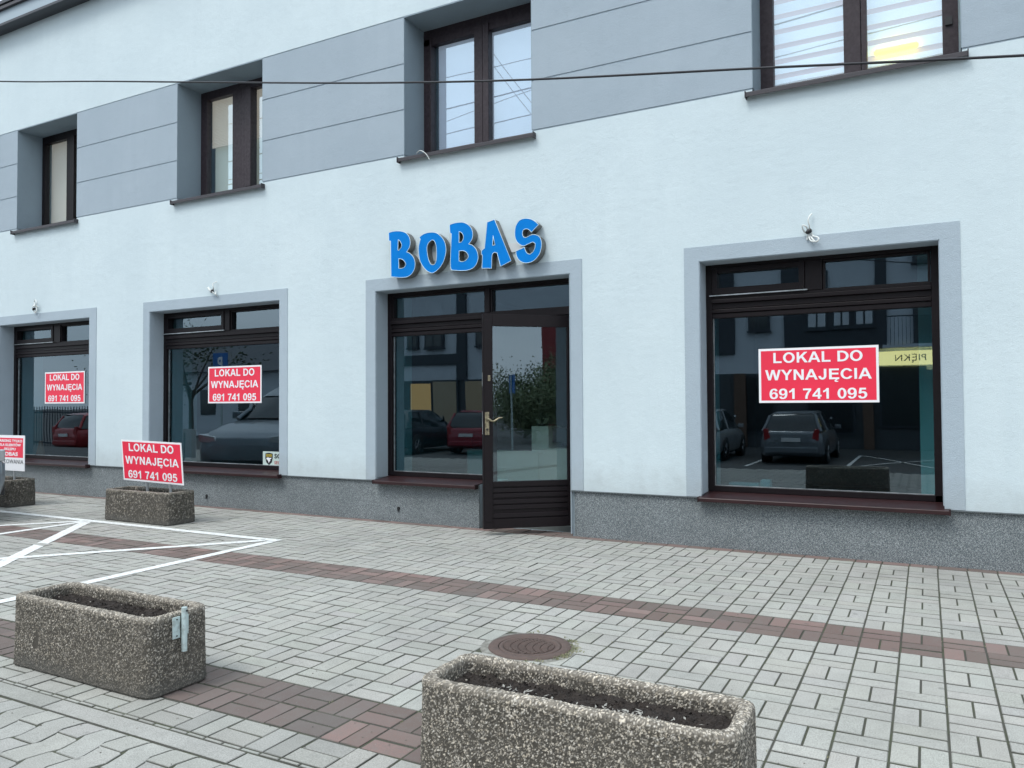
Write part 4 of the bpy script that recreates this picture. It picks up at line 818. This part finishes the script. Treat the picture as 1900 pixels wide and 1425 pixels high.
b = MB(); b.box(-25, 9, YF, YF+.06, -.6, 2.25); ob(b, 'shopfront', mat('far_shopfront', (.05, .06, .07), .5))
b = MB(); b.box(-25.3, 9.3, -34.3, YF+.3, 9.2, 9.45); ob(b, 'roof', M_OD)
wl = [(-6.05, -5.25, 3.9, 5.1), (-3.94, -3.19, 3.87, 5.0), (-3.02, -2.36, 3.89, 5.0), (-2.25, -1.58, 3.89, 5.0), (-.35, .6, 3.2, 5.2), (-22.27, -21.6, 3.88, 5.0), (-21.15, -20.15, 3.83, 5.0), (-18.4, -17.6, 3.82, 5.0), (-16.3, -15.4, 3.8, 5.), (-11.5, -10.6, 3.8, 5.), (-9.5, -8.6, 3.8, 5.), (3.5, 4.5, 3.8, 5.), (6, 7, 3.8, 5.)]
for a, c, z0, z1 in wl+[(a, c, z0+2.9, z1+2.9) for a, c, z0, z1 in wl]:
    b = MB(); lit = (-3.95 < a < -3) or (-2.3 < a < -1.5); b.box(a, c, YF+.02, YF+.19, z0, z1); b.box(a-.05, c+.05, YF+.02, YF+.24, z0-.08, z0); w_ = ob(b, 'window', M_OD)
    g = MB(); g.box(a+.07, c-.07, YF+.18, YF+.20, z0+.07, z1-.07); g.build('pane', M_OW if lit else M_OG, w_); g = MB(); g.box((a+c)/2-.03, (a+c)/2+.03, YF+.201, YF+.215, z0+.05, z1-.05); g.box(a+.05, c-.05, YF+.201, YF+.212, z1-.4, z1-.34); g.build('mullion', M_OD, w_)
b = MB(); b.box(-1.3, 1.3, YF+.1, YF+1.0, 3.0, 3.12); bal = ob(b, 'balcony', M_OW)
b = MB(); b.tube([(-1.3, YF+1, 4.1), (1.3, YF+1, 4.1)], .025, 6)
for k in range(22): b.tube([(-1.3+k*.124, YF+1, 3.1), (-1.3+k*.124, YF+1, 4.1)], .01, 4)
b.build('railing', M_OD, bal)
sh_ = [(-22.04, -20.84, -.0, 2.10, (.95, .62, .25), .55), (-20.7, -19.46, .2, 2.2, (.5, .45, .33), .18), (-18.98, -17.9, .2, 2.2, (.55, .45, .30), .2), (-1.42, -.05, .3, 2.3, (.05, .07, .08), .03), (-6.5, -5.2, 0, 2.1, (.04, .05, .06), 0), (-3.9, -2.4, 0, 2.1, (.04, .05, .06), 0), (-10.9, -9, .2, 2.1, (.2, .18, .14), .06)]
for a, c, z0, z1, cl, em in sh_:
    b = MB(); b.box(a-.08, c+.08, YF+.04, YF+.16, z0-.08, z1+.08); w_ = ob(b, 'shop_window', M_OD); g = MB(); g.box(a, c, YF+.15, YF+.18, z0, z1); g.build('pane', mat('shop_pane', tuple(v*.3 for v in cl), .2, emit=(cl, em) if em else None), w_)
b = MB(); b.box(-2.05, -1.7, YF, YF+.3, -.6, 2.25); b.box(-6.6, -6.15, YF, YF+.3, -.6, 2.25); ob(b, 'brick_pillar', mat('far_brick', (.12, .075, .055), .8))
e = empty('shop_fascia_sign', (-.57, YF+.3, 2.66), label='lit yellow sign reading PIĘKN on the building across the street, seen mirrored', cat='sign')
b = MB(); b.box(-.88, .88, -.1, .1, -.245, .245); b.build('light_box', mat('lit_yellow', (.8, .7, .3), .5, emit=((1.0, .86, .36), 2.6)), e)
t_ = text_mesh('lettering', 'PIĘKN', M_BLK, e, 0, 0, .95, .22, 0, bold=0.0)
for v in t_.data.vertices: v.co.x *= -1; v.co.y = -v.co.y+.102
for v in t_.data.vertices: v.co.x += .12
# road signs and street things on the far side
M_BS = mat('sign_blue', (.012, .13, .42), .4)
def post_sign(name, label, x, y, zc, w, h, m, txt=None, tw=.5, th=.4, rz=180, base=-.5, tm=None, pole=True):
    e = empty(name, (x, y, zc), R(rz), label=label, cat='sign')
    b = MB(); b.box(-w/2, w/2, 0, .02, -h/2, h/2); b.build('panel', m, e, .004)
    if txt:
        for k, s_ in enumerate(txt): text_mesh('lettering', s_, tm or M_SW, e, 0, h*(.5-(k+.5)/len(txt))*.9, w*tw, h*th/len(txt), -.001)
    if pole: b = MB(); b.tube([(0, .04, base-zc), (0, .04, h/2)], .03, 8); b.build('post', M_GALV, e)
    return e
post_sign('parking_sign', 'blue parking sign mirrored in the window left of the door', -18.05, -9.2, 2.35, .62, .62, M_BS, ['P'], .34, .62, 0+180)
post_sign('curtain_shop_board', 'white shop board with black lettering mirrored in the window left of the door', -17.3, -12.2, 2.95, 1.25, 1.0, M_SW, ['ROLETY', 'DO OKIEN', 'I INNE'], .8, .62, tm=M_BLK)
post_sign('crossing_sign', 'blue pedestrian crossing sign mirrored in the open door', 10.2, -9.9, 1.75, .55, .55, M_BS, ['A'], .7, .7, rz=125)
RB = empty('red_building', (42, -24, -.6), label='dark red building with a white panel, mirrored in the open door', cat='building')
def rb(mb, name, m): o = mb.build(name, m, None); o.parent = RB; o.matrix_parent_inverse = Matrix.Translation((-42, 24, .6)); return o
b = MB(); b.box(38, 52, -27.5, -14, -.6, 9.5); rb(b, 'wall', mat('red_render', (.22, .025, .03), .7, var=(.8, (.17, .02, .024), .3, .7)))
b = MB(); b.box(37.85, 38, -25.6, -23.2, 2.2, 6.2); rb(b, 'white_panel', M_OW); b = MB(); b.box(37.7, 52.3, -27.8, -13.7, 9.5, 9.8); rb(b, 'roof', M_OD)
b = MB(); b.box(37.82, 37.9, -25.0, -23.8, 3.0, 5.2); rb(b, 'window', M_OG)
M_BARK = mat('bark', (.09, .07, .055), .9, var=(8, (.06, .05, .04), .3, .7), bump=(20, .6, .02))
M_LEAF = [mat('leaf_green', (.085, .12, .055), .7), mat('leaf_mid', (.11, .14, .06), .7)]
def tree(label, x, y, h, r, seed, nl=2600, grp=None, z0=-.6, fork=1.6, low=.35):
    rn = random.Random(seed); e = empty('tree', (x, y, z0), label=label, cat='tree', group=grp); b = MB()
    tips = []
    b.tube([(0, 0, 0), (.03, .02, fork*.5), (0, 0, fork)], [.10, .075, .06], 8)
    for k in range(7):
        a = 6.28*k/7+rn.uniform(-.3, .3); l = r*rn.uniform(.5, .95); z1 = h*rn.uniform(.55, .95)
        p = [(0, 0, fork*(.95 if k < 2 else rn.uniform(.95, 1.4))), (l*.4*math.cos(a), l*.4*math.sin(a), fork+(z1-fork)*.45), (l*math.cos(a), l*math.sin(a), z1)]
        b.tube(sub(p, 4), [.05-.0045*i for i in range(9)], 6); tips.append(Vector(p[2])); tips.append(Vector(p[1]))
    b.build('trunk', M_BARK, e)
    cl = [t+Vector((rn.gauss(0, .3), rn.gauss(0, .3), rn.gauss(0, .25)))*r*.6 for t in tips for _ in range(4)]
    for q in (0, 1):
        c = MB()
        for k in range(nl//2):
            p = rn.choice(cl)+Vector((rn.gauss(0, 1), rn.gauss(0, 1), rn.gauss(0, .8)))*r*.17
            if p.z < h*low: continue
            u = Vector((rn.gauss(0, 1), rn.gauss(0, 1), rn.gauss(0, 1))).normalized(); w = u.orthogonal().normalized(); s = rn.uniform(.04, .085)
            c.add([p-u*s, p-w*s*.5, p+u*s, p+w*s*.5], [(0, 1, 2, 3)])
        c.build('crown', M_LEAF[q], e, recalc=False)
G_ = 'trees mirrored in the shop glass'
for k, (x, y, h, r) in enumerate(((20.5, -16.2, 3.5, 2.1), (23, -18.5, 3.3, 2.3), (18.6, -14.9, 2.5, 1.5), (27, -17.6, 3.9, 2.4))):
    tree(('leafy tree mirrored at the middle of the open door glass', 'tree furthest right in the reflection of the open door', 'smallest tree mirrored in the open door, beside the crossing sign', 'tallest tree mirrored in the open door')[k], x, y, h, r, 20+k, 5200, grp='trees mirrored in the open door', fork=.5, low=.08)
tree('young forked street tree mirrored in the window left of the door', -20.5, -10.2, 5.0, 1.4, 31, 1500, fork=1.9, low=.6)
tree('green tree mirrored at the left of the window left of the door', -30, -16, 5.0, 2.2, 32)
tree('low tree behind the railings mirrored in the leftmost shop window', -35, -18.5, 3.6, 2.0, 33)
# hedge bank far right in the mirror and railings at left
e = empty('metal_railing', (-30, -11.6, -.57), label='dark metal railing mirrored in the leftmost shop window', cat='railing')
b = MB()
for k in range(60): b.box(-5+k*.17, -5+k*.17+.025, 0, .025, 0, 1.7)
b.build('baluster', M_OD, e); b = MB(); b.box(-5, 5.1, -.01, .04, .25, .31); b.box(-5, 5.1, -.01, .04, 1.45, 1.51); b.build('rail', M_OD, e)
HB = empty('distant_house', (-38, -24, -.6), label='pale low house with dark roof, mirrored in the windows at left', cat='building')
b = MB(); b.box(-6, 8, -8, 0, 0, 3.6); b.build('wall', M_OW, HB); b = MB(); b.prism([(-8.4, 3.6), (.4, 3.6), (-4, 5.6)], 'x', -6.3, 8.3); b.build('roof', M_OD, HB)
b = MB(); [b.box(-4.5+3*k, -3.3+3*k, -.0, .05, 1.2, 2.6) for k in range(4)]; b.build('window', M_OG, HB)
